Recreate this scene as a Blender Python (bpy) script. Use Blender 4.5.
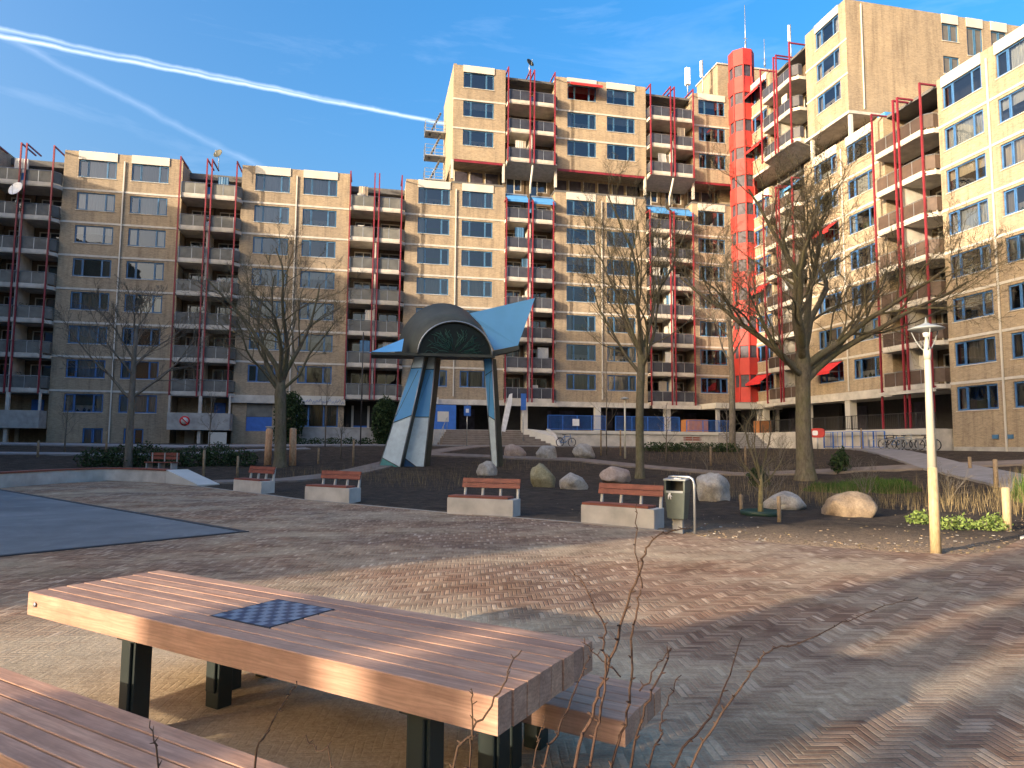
import bpy, bmesh, math, random
from mathutils import Vector, Matrix, noise
R = math.radians
random.seed(7)
scn = bpy.context.scene
for o in list(bpy.data.objects): bpy.data.objects.remove(o)
COL = scn.collection

# ------------------------------------------------------------------ camera
CH = 1.75
PITCH, ROLL, YAW = R(4.9305), R(0.4533), R(11.7227)
cam_d = bpy.data.cameras.new('camera'); cam = bpy.data.objects.new('camera', cam_d); COL.objects.link(cam)
cam_d.sensor_width = 36; cam_d.lens = 685.41 / 1024 * 36; cam_d.clip_end = 5000; cam_d.clip_start = .05
fw = Vector((math.sin(YAW) * math.cos(PITCH), math.cos(YAW) * math.cos(PITCH), math.sin(PITCH)))
rt = Vector((math.cos(YAW), -math.sin(YAW), 0)); up = rt.cross(fw)
cx_ = rt * math.cos(ROLL) + up * math.sin(ROLL); cy_ = -rt * math.sin(ROLL) + up * math.cos(ROLL)
m = Matrix((cx_, cy_, -fw)).transposed().to_4x4(); m.translation = (0, 0, CH)
cam.matrix_world = m
scn.camera = cam

# ------------------------------------------------------------------ light
SUN_EL, SUN_AZ = R(12.0), R(25)            # light travels along (cos az, sin az) on the ground
world = bpy.data.worlds.new('World'); scn.world = world; world.use_nodes = True
L = Vector((math.cos(SUN_AZ) * math.cos(SUN_EL), math.sin(SUN_AZ) * math.cos(SUN_EL), -math.sin(SUN_EL)))
sd = bpy.data.lights.new('sun', 'SUN'); sun = bpy.data.objects.new('sun', sd); COL.objects.link(sun)
sd.energy = 2.0; sd.angle = R(0.55); sd.color = (1.0, .86, .67)
sun.rotation_euler = (-L).to_track_quat('Z', 'Y').to_euler()
sun.location = (-30, -20, 60)
scn.view_settings.view_transform = 'Standard'; scn.view_settings.look = 'None'
scn.view_settings.exposure = 2.1; scn.view_settings.use_white_balance = True; scn.view_settings.white_balance_temperature = 7000; scn.view_settings.white_balance_tint = 14; scn.view_settings.gamma = 1; scn.view_settings.use_curve_mapping = False
SKY_STRENGTH = .15

def world_nodes():
    nt = world.node_tree; N = nt.nodes; K = nt.links; N.clear()
    out = N.new('ShaderNodeOutputWorld'); bg = N.new('ShaderNodeBackground')
    sky = N.new('ShaderNodeTexSky'); sky.sky_type = 'NISHITA'; sky.sun_disc = False
    sky.sun_elevation = R(12)
    # direction to the sun is -L; the sky's rotation is measured from +Y clockwise
    sky.sun_rotation = math.atan2(-L.x, -L.y)
    sky.air_density = 1.0; sky.dust_density = 10; sky.ozone_density = 2.5; sky.altitude = 20
    tc = N.new('ShaderNodeTexCoord')
    hs = N.new('ShaderNodeHueSaturation'); hs.inputs['Saturation'].default_value = 1.45
    K.new(sky.outputs[0], hs.inputs['Color'])
    # thin cirrus and two contrails high in the sky
    mp = N.new('ShaderNodeMapping'); mp.inputs['Scale'].default_value = (1.2, 2.2, 7)
    mp.inputs['Rotation'].default_value = (0, R(-10), R(20))
    K.new(tc.outputs['Generated'], mp.inputs[0])
    nz = N.new('ShaderNodeTexNoise'); nz.inputs['Scale'].default_value = 2.4; nz.inputs['Detail'].default_value = 9
    nz.inputs['Roughness'].default_value = .62; nz.inputs['Distortion'].default_value = .5
    K.new(mp.outputs[0], nz.inputs['Vector'])
    cr = N.new('ShaderNodeValToRGB'); cr.color_ramp.elements[0].position = .56; cr.color_ramp.elements[1].position = .88
    cr.color_ramp.elements[1].color = (.10, .10, .10, 1); K.new(nz.outputs[0], cr.inputs[0])
    fac = cr.outputs[0]
    nz2 = N.new('ShaderNodeTexNoise'); nz2.inputs['Scale'].default_value = 34; nz2.inputs['Detail'].default_value = 6
    K.new(tc.outputs['Generated'], nz2.inputs['Vector'])
    def mth(op, a, b=None, c=None, clamp=False):
        n = N.new('ShaderNodeMath'); n.operation = op; n.use_clamp = clamp
        for i, v in enumerate((a, b, c)):
            if v is None: continue
            if isinstance(v, (int, float)): n.inputs[i].default_value = v
            else: K.new(v, n.inputs[i])
        return n.outputs[0]
    def pixdir(x, y):
        v = (cx_ * ((x - 512) / 685.41) + cy_ * (-(y - 384) / 685.41) + fw); return v.normalized()
    def trail(p1, p2, width, strength, wob, fade_a, fade_b):
        a, b = pixdir(*p1), pixdir(*p2); nrm = a.cross(b).normalized(); mid = (a + b).normalized(); along = nrm.cross(mid)
        d = N.new('ShaderNodeVectorMath'); d.operation = 'DOT_PRODUCT'; K.new(tc.outputs['Generated'], d.inputs[0]); d.inputs[1].default_value = nrm
        e = N.new('ShaderNodeVectorMath'); e.operation = 'DOT_PRODUCT'; K.new(tc.outputs['Generated'], e.inputs[0]); e.inputs[1].default_value = along
        q = mth('MULTIPLY_ADD', nz2.outputs[0], wob, -wob / 2)
        s = mth('ABSOLUTE', mth('ADD', d.outputs['Value'], q))
        f = mth('SUBTRACT', 1, mth('DIVIDE', s, width), clamp=True)
        f = mth('POWER', f, 1.3)
        f = mth('MULTIPLY', f, strength)
        la, lb = a.dot(along), b.dot(along)
        mr = N.new('ShaderNodeMapRange'); mr.interpolation_type = 'SMOOTHSTEP'
        mr.inputs['From Min'].default_value = lb + fade_b; mr.inputs['From Max'].default_value = lb
        K.new(e.outputs['Value'], mr.inputs['Value'])
        f = mth('MULTIPLY', f, mr.outputs[0])
        # the side of the sky that holds the trail
        g_ = N.new('ShaderNodeVectorMath'); g_.operation = 'DOT_PRODUCT'; K.new(tc.outputs['Generated'], g_.inputs[0]); g_.inputs[1].default_value = mid
        f = mth('MULTIPLY', f, mth('GREATER_THAN', g_.outputs['Value'], .2))
        return mth('MULTIPLY', f, mth('MULTIPLY_ADD', nz2.outputs[0], .9, .45))
    t1 = trail((0, 36), (440, 123), .0036, .46, .005, 0, .05)
    t1b = trail((0, 29), (300, 93), .0036, .26, .006, 0, .2)
    t2 = trail((40, 55), (245, 160), .007, .08, .009, 0, .08)
    tot = mth('ADD', mth('ADD', fac, t2), mth('MAXIMUM', t1, t1b), clamp=True)
    mx = N.new('ShaderNodeMix'); mx.data_type = 'RGBA'
    K.new(tot, mx.inputs[0]); K.new(hs.outputs[0], mx.inputs[6]); mx.inputs[7].default_value = (3.3, 3.8, 4.5, 1)
    K.new(mx.outputs[2], bg.inputs[0]); bg.inputs[1].default_value = SKY_STRENGTH
    K.new(bg.outputs[0], out.inputs[0])
world_nodes()

# ------------------------------------------------------------------ helpers
def tag(o, label=None, cat=None, group=None, kind=None):
    if label: o['label'] = label
    if cat: o['category'] = cat
    if group: o['group'] = group
    if kind: o['kind'] = kind
    return o
def empty(name, loc=(0, 0, 0), rz=0, label=None, cat=None, group=None):
    o = bpy.data.objects.new(name, None); COL.objects.link(o); o.location = loc; o.rotation_euler = (0, 0, rz)
    o.empty_display_size = .2
    return tag(o, label, cat, group)
class MB:
    def __init__(s): s.v = []; s.f = []; s.m = []; s.sm = []; s.g = []
    def add(s, vs, fs, mi=0, smooth=False):
        b = len(s.v); s.g.append((b, len(s.f))); s.v += [tuple(v) for v in vs]
        for f in fs: s.f.append(tuple(b + i for i in f)); s.m.append(mi); s.sm.append(smooth)
        return s
    def box(s, x0, x1, y0, y1, z0, z1, mi=0, M=None):
        vs = [(x0, y0, z0), (x1, y0, z0), (x1, y1, z0), (x0, y1, z0), (x0, y0, z1), (x1, y0, z1), (x1, y1, z1), (x0, y1, z1)]
        if M: vs = [M @ Vector(v) for v in vs]
        return s.add(vs, [(3, 2, 1, 0), (4, 5, 6, 7), (0, 1, 5, 4), (1, 2, 6, 5), (2, 3, 7, 6), (3, 0, 4, 7)], mi)
    def prism(s, poly, z0, z1, mi=0, M=None):
        n = len(poly); vs = [(x, y, z0) for x, y in poly] + [(x, y, z1) for x, y in poly]
        if M: vs = [M @ Vector(v) for v in vs]
        fs = [tuple(range(n))[::-1], tuple(range(n, 2 * n))] + [(i, (i + 1) % n, n + (i + 1) % n, n + i) for i in range(n)]
        return s.add(vs, fs, mi)
    def hull2(s, A, B, mi=0):      # two matching rings joined
        n = len(A); fs = [tuple(range(n))[::-1], tuple(range(n, 2 * n))] + [(i, (i + 1) % n, n + (i + 1) % n, n + i) for i in range(n)]
        return s.add(list(A) + list(B), fs, mi)
    def tube(s, pts, rs, n=6, mi=0, cap=True, smooth=True):
        pts = [Vector(p) for p in pts]
        if not isinstance(rs, (list, tuple)): rs = [rs] * len(pts)
        t0 = (pts[1] - pts[0]).normalized(); a = Vector((0, 0, 1)) if abs(t0.z) < .9 else Vector((1, 0, 0))
        u = t0.cross(a).normalized(); vs = []
        for i, p in enumerate(pts):
            t = (pts[min(i + 1, len(pts) - 1)] - pts[max(i - 1, 0)])
            t = t.normalized() if t.length > 1e-9 else t0
            u = (u - t * u.dot(t)); u = u.normalized() if u.length > 1e-6 else t.orthogonal().normalized()
            w = t.cross(u)
            for k in range(n):
                an = 2 * math.pi * k / n; vs.append(p + (u * math.cos(an) + w * math.sin(an)) * rs[i])
        fs = []
        for i in range(len(pts) - 1):
            for k in range(n):
                a_, b_ = i * n + k, i * n + (k + 1) % n; fs.append((a_, b_, b_ + n, a_ + n))
        if cap: fs += [tuple(range(n))[::-1], tuple(range((len(pts) - 1) * n, len(pts) * n))]
        return s.add(vs, fs, mi, smooth)
    def quad(s, a, b, c, d, mi=0): return s.add([a, b, c, d], [(0, 1, 2, 3)], mi)
    def lathe(s, prof, n=20, mi=0, M=None):
        vs = []
        for r, z in prof:
            for k in range(n):
                an = 2 * math.pi * k / n; vs.append(Vector((r * math.cos(an), r * math.sin(an), z)))
        if M: vs = [M @ v for v in vs]
        fs = []
        for i in range(len(prof) - 1):
            for k in range(n):
                a_, b_ = i * n + k, i * n + (k + 1) % n; fs.append((a_, b_, b_ + n, a_ + n))
        fs += [tuple(range(n))[::-1], tuple(range((len(prof) - 1) * n, len(prof) * n))]
        return s.add(vs, fs, mi, True)
    def each(s):
        out = []
        for i, (vb, fb) in enumerate(s.g):
            ve, fe = s.g[i + 1] if i + 1 < len(s.g) else (len(s.v), len(s.f))
            q = MB(); q.v = s.v[vb:ve]; q.f = [tuple(k - vb for k in f) for f in s.f[fb:fe]]; q.m = s.m[fb:fe]; q.sm = s.sm[fb:fe]; q.g = [(0, 0)]; out.append(q)
        return out
    def build_each(s, name, mats, parent=None, loc=(0, 0, 0), rz=0):
        return [q.build(name, mats, parent, loc, rz) for q in s.each()]
    def mesh(s, name, mats):
        me = bpy.data.meshes.new(name); me.from_pydata(s.v, [], s.f)
        for mt in (mats if isinstance(mats, (list, tuple)) else [mats]): me.materials.append(mt)
        me.polygons.foreach_set('material_index', s.m); me.polygons.foreach_set('use_smooth', s.sm); me.update()
        return me
    def build(s, name, mats, parent=None, loc=(0, 0, 0), rz=0):
        o = bpy.data.objects.new(name, s.mesh(name, mats)); COL.objects.link(o); o.location = loc; o.rotation_euler = (0, 0, rz)
        if parent: o.parent = parent
        return o
def inst(name, me, parent=None, loc=(0, 0, 0), rz=0):
    o = bpy.data.objects.new(name, me); COL.objects.link(o); o.location = loc; o.rotation_euler = (0, 0, rz)
    if parent: o.parent = parent
    return o
def bev(o, w, seg=2):
    md = o.modifiers.new('b', 'BEVEL'); md.width = w; md.segments = seg; md.limit_method = 'ANGLE'; return o
KIDS = {}
def copy_tree(o, parent=None, loc=None, rz=None, label=None):
    kids = [c for c in bpy.data.objects if c.parent == o]
    c = o.copy(); COL.objects.link(c)
    if parent: c.parent = parent
    if loc is not None: c.location = loc
    if rz is not None: c.rotation_euler = (0, 0, rz)
    if label: c['label'] = label
    for k in kids: copy_tree(k, c)
    return c

# ------------------------------------------------------------------ materials
class NT:
    def __init__(s, name):
        s.mat = bpy.data.materials.new(name); s.mat.use_nodes = True; s.nt = s.mat.node_tree; s.N = s.nt.nodes; s.K = s.nt.links
        s.b = s.N['Principled BSDF']; s.out = s.N['Material Output']
    def n(s, t, **kw):
        n = s.N.new(t)
        for k, v in kw.items():
            if k in n.inputs.keys(): n.inputs[k].default_value = v
            else: setattr(n, k, v)
        return n
    def l(s, a, b): s.K.new(a, b)
    def m(s, op, a, b=None, c=None, clamp=False):
        n = s.N.new('ShaderNodeMath'); n.operation = op; n.use_clamp = clamp
        for i, v in enumerate((a, b, c)):
            if v is None: continue
            if isinstance(v, (int, float)): n.inputs[i].default_value = v
            else: s.K.new(v, n.inputs[i])
        return n.outputs[0]
    def coord(s, which='Object', scale=(1, 1, 1), rot=(0, 0, 0), loc=(0, 0, 0)):
        if which == 'World': o = s.n('ShaderNodeNewGeometry').outputs['Position']
        else: o = s.n('ShaderNodeTexCoord').outputs[which]
        mp = s.n('ShaderNodeMapping'); mp.inputs['Scale'].default_value = scale; mp.inputs['Rotation'].default_value = rot; mp.inputs['Location'].default_value = loc
        s.l(o, mp.inputs[0]); return mp.outputs[0]
    def noise(s, vec, scale, detail=5, rough=.55, dist=0):
        n = s.n('ShaderNodeTexNoise'); n.inputs['Scale'].default_value = scale; n.inputs['Detail'].default_value = detail
        n.inputs['Roughness'].default_value = rough; n.inputs['Distortion'].default_value = dist; s.l(vec, n.inputs['Vector']); return n.outputs[0]
    def ramp(s, fac, stops, interp='LINEAR'):
        r = s.n('ShaderNodeValToRGB'); cr = r.color_ramp; cr.interpolation = interp
        while len(cr.elements) < len(stops): cr.elements.new(.5)
        for e, (p, c) in zip(cr.elements, stops):
            e.position = p; e.color = (*c, 1) if len(c) == 3 else c
        s.l(fac, r.inputs[0]); return r.outputs[0]
    def mix(s, fac, a, b, typ='MIX'):
        n = s.n('ShaderNodeMix'); n.data_type = 'RGBA'; n.blend_type = typ
        for i, v in ((0, fac), (6, a), (7, b)):
            if isinstance(v, (int, float)): n.inputs[i].default_value = v
            elif isinstance(v, tuple): n.inputs[i].default_value = (*v, 1) if len(v) == 3 else v
            else: s.l(v, n.inputs[i])
        return n.outputs[2]
    def bump(s, h, strength=.3, dist=.01):
        b = s.n('ShaderNodeBump'); b.inputs['Strength'].default_value = strength; b.inputs['Distance'].default_value = dist
        s.l(h, b.inputs['Height']); s.l(b.outputs[0], s.b.inputs['Normal'])
    def col(s, c):
        if isinstance(c, tuple): s.b.inputs['Base Color'].default_value = (*c, 1)
        else: s.l(c, s.b.inputs['Base Color'])
    def set(s, rough=.7, metal=0, spec=None):
        if isinstance(rough, (int, float)): s.b.inputs['Roughness'].default_value = rough
        else: s.l(rough, s.b.inputs['Roughness'])
        s.b.inputs['Metallic'].default_value = metal
        if spec is not None: s.b.inputs['Specular IOR Level'].default_value = spec
        return s.mat
def plain(name, c, rough=.7, metal=0, var=.15, scale=3, bump=0, spec=None):
    t = NT(name); v = t.coord('World'); n = t.noise(v, scale, 6, .6)
    d = tuple(x * (1 - var) for x in c); e = tuple(min(1, x * (1 + var)) for x in c)
    t.col(t.ramp(n, [(.3, d), (.7, e)]))
    if bump: t.bump(t.noise(v, scale * 12, 4), bump, .01)
    return t.set(rough, metal, spec)

def brick_mat(name='brick_wall_tan', c0=(.30, .245, .18), c1=(.40, .335, .25), mort=(.46, .40, .31)):
    t = NT(name); g = t.n('ShaderNodeTexCoord').outputs['Object']
    sp = t.n('ShaderNodeSeparateXYZ'); t.l(g, sp.inputs[0]); cb = t.n('ShaderNodeCombineXYZ')
    t.l(t.m('ADD', sp.outputs[0], sp.outputs[1]), cb.inputs[0]); t.l(sp.outputs[2], cb.inputs[1])
    bt = t.n('ShaderNodeTexBrick'); t.l(cb.outputs[0], bt.inputs['Vector']); bt.inputs['Scale'].default_value = 1
    bt.inputs['Brick Width'].default_value = .22; bt.inputs['Row Height'].default_value = .0667; bt.inputs['Mortar Size'].default_value = .006
    bt.inputs['Color1'].default_value = (*c0, 1); bt.inputs['Color2'].default_value = (*c1, 1); bt.inputs['Mortar'].default_value = (*mort, 1)
    bt.inputs['Bias'].default_value = -.1
    w = t.coord('World')
    big = t.ramp(t.noise(w, .22, 6, .65, .3), [(.28, (.76, .76, .79)), (.7, (1.12, 1.08, 1.03))])
    strk = t.ramp(t.noise(t.coord('World', (1.8, 1.8, .16)), 1.0, 7, .7), [(.33, (.70, .69, .70)), (.52, (1, 1, 1)), (.8, (1.12, 1.08, 1.02))])
    fine = t.ramp(t.noise(t.coord('World', (1, 1, 3)), 5.5, 5, .8), [(.3, (.8, .8, .8)), (.7, (1.16, 1.14, 1.1))])
    c = t.mix(1, t.mix(1, t.mix(1, bt.outputs[0], big, 'MULTIPLY'), strk, 'MULTIPLY'), fine, 'MULTIPLY')
    t.col(c); t.bump(bt.outputs['Fac'], -.25, .006)
    return t.set(.9, spec=.2)
M = {}
M['brick'] = brick_mat()
M['brick_dark'] = brick_mat('brick_wall_brown', (.30, .235, .15), (.40, .32, .215), (.34, .3, .24))
M['shade_brick'] = brick_mat('shaded_recess_brick', (.13, .10, .07), (.18, .14, .10), (.14, .12, .1))  # darker copy of the brick, with the recess shade put into its colour
M['concrete'] = plain('concrete_light', (.50, .475, .43), .85, var=.25, scale=1.3, bump=.2)
M['concrete_grey'] = plain('concrete_grey', (.36, .355, .34), .88, var=.25, scale=1.5, bump=.25)
M['concrete_pale'] = plain('pale_concrete_band', (.52, .50, .46), .8, var=.15)
M['white'] = plain('white_panel', (.56, .545, .495), .6, var=.1, scale=.8)
M['blue_frame'] = plain('blue_frame_paint', (.045, .15, .36), .45, var=.2)
M['teal_frame'] = plain('blue_grey_frame_paint', (.055, .16, .30), .45, var=.2)
M['red_steel'] = plain('red_steel_paint', (.22, .02, .032), .45, var=.25, scale=1.5)
M['red_panel'] = plain('red_tower_panel', (.42, .035, .03), .65, var=.22, scale=.8)
M['awning_red'] = plain('red_awning_cloth', (.62, .03, .035), .8, var=.12)
M['awning_blue'] = plain('blue_awning_cloth', (.06, .27, .62), .8, var=.12)
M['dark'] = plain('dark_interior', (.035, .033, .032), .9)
M['roof'] = plain('grey_roofing', (.12, .12, .12), .9)
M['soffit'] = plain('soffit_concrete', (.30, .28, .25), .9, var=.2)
M['steel'] = plain('galvanised_steel', (.42, .44, .45), .4, metal=.7)
M['grey_metal'] = plain('grey_painted_metal', (.30, .33, .33), .5)
M['louver'] = plain('tower_window_dark', (.06, .055, .075), .55, spec=.25, var=.4, scale=2)
M['blue_paint'] = plain('bright_blue_paint', (.03, .14, .48), .45, var=.15)
M['cable'] = plain('black_plastic', (.03, .03, .032), .6)
M['stake'] = plain('weathered_stake_wood', (.28, .20, .12), .85, var=.3, scale=8)
M['white_plastic'] = plain('white_plastic', (.78, .78, .78), .4)

def glass_mat():
    t = NT('window_glass'); t.N.remove(t.b)
    fr = t.n('ShaderNodeFresnel'); fr.inputs['IOR'].default_value = 2.15
    oi = t.n('ShaderNodeObjectInfo')
    tr = t.n('ShaderNodeBsdfTransparent'); tr.inputs[0].default_value = (.74, .78, .80, 1)
    gl = t.n('ShaderNodeBsdfGlossy'); gl.inputs['Roughness'].default_value = .015; gl.inputs[0].default_value = (.92, .95, 1, 1)
    v = t.coord('World'); nn = t.noise(v, .7, 3)
    b = t.n('ShaderNodeBump'); b.inputs['Strength'].default_value = .25; b.inputs['Distance'].default_value = .02; t.l(nn, b.inputs['Height'])
    t.l(b.outputs[0], gl.inputs['Normal'])
    mx = t.n('ShaderNodeMixShader'); t.l(t.m('ADD', fr.outputs[0], .0, clamp=True), mx.inputs[0]); t.l(tr.outputs[0], mx.inputs[1]); t.l(gl.outputs[0], mx.inputs[2])
    t.l(mx.outputs[0], t.out.inputs[0]); return t.mat
M['glass'] = glass_mat()
def curtain_mat(name, c):
    t = NT(name); oi = t.n('ShaderNodeObjectInfo')
    v = t.coord('Object', (14, 1, .4)); n = t.noise(v, 1.6, 3)
    base = t.ramp(n, [(.3, tuple(x * .72 for x in c)), (.7, c)])
    t.col(t.mix(1, base, t.ramp(oi.outputs['Random'], [(0, (.40, .38, .38)), (.25, (.95, .80, .62)), (.45, (1, .97, .92)), (.7, (.62, .68, .78)), (1, (1.1, 1.1, 1.08))]), 'MULTIPLY'))
    return t.set(.95, spec=.1)
M['net'] = curtain_mat('net_curtain', (.72, .71, .68)); M['cloth'] = curtain_mat('curtain_cloth', (.50, .46, .38))
def parapet_mat(name, c, gl):
    t = NT(name); sp = t.n('ShaderNodeSeparateXYZ'); t.l(t.n('ShaderNodeTexCoord').outputs['Object'], sp.inputs[0])
    w = t.m('SINE', t.m('MULTIPLY', t.m('ADD', sp.outputs[0], sp.outputs[1]), 62.8))
    oi = t.n('ShaderNodeObjectInfo')
    base = t.ramp(t.noise(t.coord('World'), 1.7, 5), [(.3, tuple(x * .75 for x in c)), (.7, tuple(x * 1.2 for x in c))])
    base = t.mix(1, base, t.ramp(oi.outputs['Random'], [(0, (.7, .72, .75)), (1, (1.2, 1.17, 1.1))]), 'MULTIPLY')
    t.col(base); t.bump(w, .25, .01); return t.set(gl, spec=.3)
M['para_grey'] = parapet_mat('balcony_panel_grey', (.15, .155, .15), .5)
M['para_dark'] = parapet_mat('balcony_panel_dark', (.06, .065, .085), .25)
M['para_brown'] = parapet_mat('balcony_panel_brown', (.085, .06, .05), .55)

def paving_mat():
    t = NT('herringbone_brick_paving'); BW = .053; n_ = 4
    v = t.coord('World', (1 / BW, 1 / BW, 1), (0, 0, R(9)))
    sp = t.n('ShaderNodeSeparateXYZ'); t.l(v, sp.inputs[0]); X, Y = sp.outputs[0], sp.outputs[1]
    # a little settling so the joints are not ruler straight
    wn = t.noise(t.coord('World'), 1.1, 3)
    X = t.m('ADD', X, t.m('MULTIPLY_ADD', wn, 1.2, -.6))
    i, j = t.m('FLOOR', X), t.m('FLOOR', Y)
    fx, fy = t.m('FRACT', X), t.m('FRACT', Y)
    mm = t.m('FLOORED_MODULO', t.m('SUBTRACT', i, j), 2 * n_)
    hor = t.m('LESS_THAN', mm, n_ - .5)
    # horizontal brick
    uh = t.m('DIVIDE', t.m('ADD', mm, fx), n_); ihx = t.m('SUBTRACT', i, mm)
    k = t.m('SUBTRACT', 2 * n_ - 1, mm); uv_ = t.m('DIVIDE', t.m('ADD', k, fy), n_); jv = t.m('SUBTRACT', j, k)
    def sel(a, b): return t.m('ADD', t.m('MULTIPLY', a, hor), t.m('MULTIPLY', b, t.m('SUBTRACT', 1, hor)))
    along = sel(uh, uv_); across = sel(fy, fx); ida = sel(ihx, i); idb = sel(j, jv)
    ea = t.m('MULTIPLY', t.m('MINIMUM', along, t.m('SUBTRACT', 1, along)), n_); ec = t.m('MINIMUM', across, t.m('SUBTRACT', 1, across))
    e = t.m('MINIMUM', ea, ec)
    cid = t.n('ShaderNodeCombineXYZ'); t.l(ida, cid.inputs[0]); t.l(idb, cid.inputs[1]); t.l(hor, cid.inputs[2])
    wh = t.n('ShaderNodeTexWhiteNoise'); t.l(cid.outputs[0], wh.inputs['Vector'])
    w = t.coord('World')
    # rows of pale and dark bricks as they came out of the pack
    pk = t.noise(t.coord('World', (1.3, .55, 1), (0, 0, R(-38))), 1.3, 3, .6)
    val = t.m('ADD', t.m('ADD', t.m('MULTIPLY', wh.outputs[0], .50), t.m('MULTIPLY', pk, .60)), t.m('MULTIPLY', hor, -.07))  # horizontal bricks darkened, the view-dependent sheen put into the colour
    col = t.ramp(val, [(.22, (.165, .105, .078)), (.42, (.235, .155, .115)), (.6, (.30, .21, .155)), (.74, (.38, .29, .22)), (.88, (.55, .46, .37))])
    hue = t.ramp(t.noise(w, .33, 4, .6), [(.35, (1.0, .98, .95)), (.6, (1.26, 1.06, .88))])
    col = t.mix(1, col, hue, 'MULTIPLY')
    joint = t.ramp(e, [(.03, (1, 1, 1)), (.13, (0, 0, 0))])
    col = t.mix(t.m('MULTIPLY', joint, .8), col, (.12, .095, .075))
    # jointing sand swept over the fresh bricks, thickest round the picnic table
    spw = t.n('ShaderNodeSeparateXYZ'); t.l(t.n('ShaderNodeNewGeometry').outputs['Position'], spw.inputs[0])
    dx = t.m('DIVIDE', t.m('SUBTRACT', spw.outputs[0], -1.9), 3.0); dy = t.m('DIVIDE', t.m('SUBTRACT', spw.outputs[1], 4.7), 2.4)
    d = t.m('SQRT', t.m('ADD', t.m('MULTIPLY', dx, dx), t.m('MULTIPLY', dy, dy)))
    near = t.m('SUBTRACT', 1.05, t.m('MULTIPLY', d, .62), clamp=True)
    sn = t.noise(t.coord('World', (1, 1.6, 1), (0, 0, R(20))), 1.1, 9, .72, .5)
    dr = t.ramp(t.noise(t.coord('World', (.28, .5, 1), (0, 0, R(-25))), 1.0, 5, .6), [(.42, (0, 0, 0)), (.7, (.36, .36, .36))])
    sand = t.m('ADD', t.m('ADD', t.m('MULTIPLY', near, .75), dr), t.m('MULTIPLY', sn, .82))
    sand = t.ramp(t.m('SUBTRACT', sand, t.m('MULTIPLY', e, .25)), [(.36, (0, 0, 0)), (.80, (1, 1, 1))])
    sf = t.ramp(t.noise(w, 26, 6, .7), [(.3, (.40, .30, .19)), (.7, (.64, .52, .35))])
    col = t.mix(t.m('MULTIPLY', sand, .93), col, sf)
    stn = t.ramp(t.noise(w, .9, 8, .75, .4), [(.36, (.72, .70, .68)), (.5, (1, 1, 1)), (.7, (1.08, 1.06, 1.03))]); col = t.mix(1, col, stn, 'MULTIPLY')
    fine = t.ramp(t.noise(w, 60, 4, .7), [(.3, (.82, .82, .82)), (.7, (1.15, 1.15, 1.15))])
    col = t.mix(1, col, fine, 'MULTIPLY'); t.col(col)
    h = t.m('MULTIPLY', t.ramp(e, [(0, (0, 0, 0)), (.16, (1, 1, 1))]), t.m('SUBTRACT', 1, t.m('MULTIPLY', sand, .7)))
    h = t.m('ADD', h, t.m('MULTIPLY', wh.outputs[0], .5))
    h = t.m('ADD', h, t.m('MULTIPLY', t.noise(w, 38, 6, .7), .6)); h = t.m('ADD', h, t.m('MULTIPLY', t.noise(w, 5, 6, .7), 1.5))
    t.bump(h, .7, .007); return t.set(.9, spec=.1)
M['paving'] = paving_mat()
def soil_mat():
    t = NT('dark_planting_soil'); w = t.coord('World')
    a = t.noise(w, 2.2, 9, .72, .4); b = t.noise(w, 19, 6, .75)
    c = t.ramp(a, [(.3, (.028, .023, .019)), (.52, (.058, .046, .036)), (.75, (.12, .092, .068))])
    c = t.mix(t.ramp(b, [(.6, (0, 0, 0)), (.72, (1, 1, 1))]), c, (.20, .155, .105))
    # dry leaves and straw along the edge of the bed nearest the square
    sp = t.n('ShaderNodeSeparateXYZ'); t.l(t.n('ShaderNodeNewGeometry').outputs['Position'], sp.inputs[0])
    q = t.m('SUBTRACT', 1, t.m('DIVIDE', t.m('SUBTRACT', sp.outputs[1], t.m('MULTIPLY_ADD', sp.outputs[0], -.55, 15.6)), 3.6), clamp=True)
    st = t.m('MULTIPLY', q, t.ramp(t.noise(w, 13, 8, .8), [(.33, (0, 0, 0)), (.52, (1, 1, 1))]))
    c = t.mix(t.m('MULTIPLY', st, .9), c, (.36, .26, .17))
    t.col(c); t.bump(t.m('ADD', t.noise(w, 7, 9, .75), t.m('MULTIPLY', b, .4)), 1, .06); return t.set(.95, spec=.15)
M['soil'] = soil_mat()
def court_mat():
    t = NT('blue_grey_court'); w = t.coord('World')
    c = t.ramp(t.noise(w, .8, 8, .7), [(.3, (.135, .15, .155)), (.55, (.17, .185, .19)), (.75, (.23, .245, .25))])
    s = t.ramp(t.noise(t.coord('World', (1, .25, 1), (0, 0, R(50))), 2.5, 7, .7), [(.6, (0, 0, 0)), (.75, (1, 1, 1))])
    c = t.mix(t.m('MULTIPLY', s, .45), c, (.34, .34, .32)); c = t.mix(1, c, t.ramp(t.noise(w, .35, 7, .7, .5), [(.38, (.78, .78, .8)), (.55, (1, 1, 1)), (.7, (1.12, 1.1, 1.06))]), 'MULTIPLY'); t.col(c); t.bump(t.noise(w, 90, 3), .4, .004); return t.set(.85)
M['court'] = court_mat()
M['path'] = plain('gravel_path', (.20, .165, .14), .95, var=.25, scale=2, bump=.4)
M['path_grey'] = plain('grey_path_slabs', (.24, .23, .23), .9, var=.18, scale=2)
M['kerb'] = plain('concrete_kerb', (.32, .29, .25), .9, var=.2, scale=4)
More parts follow.
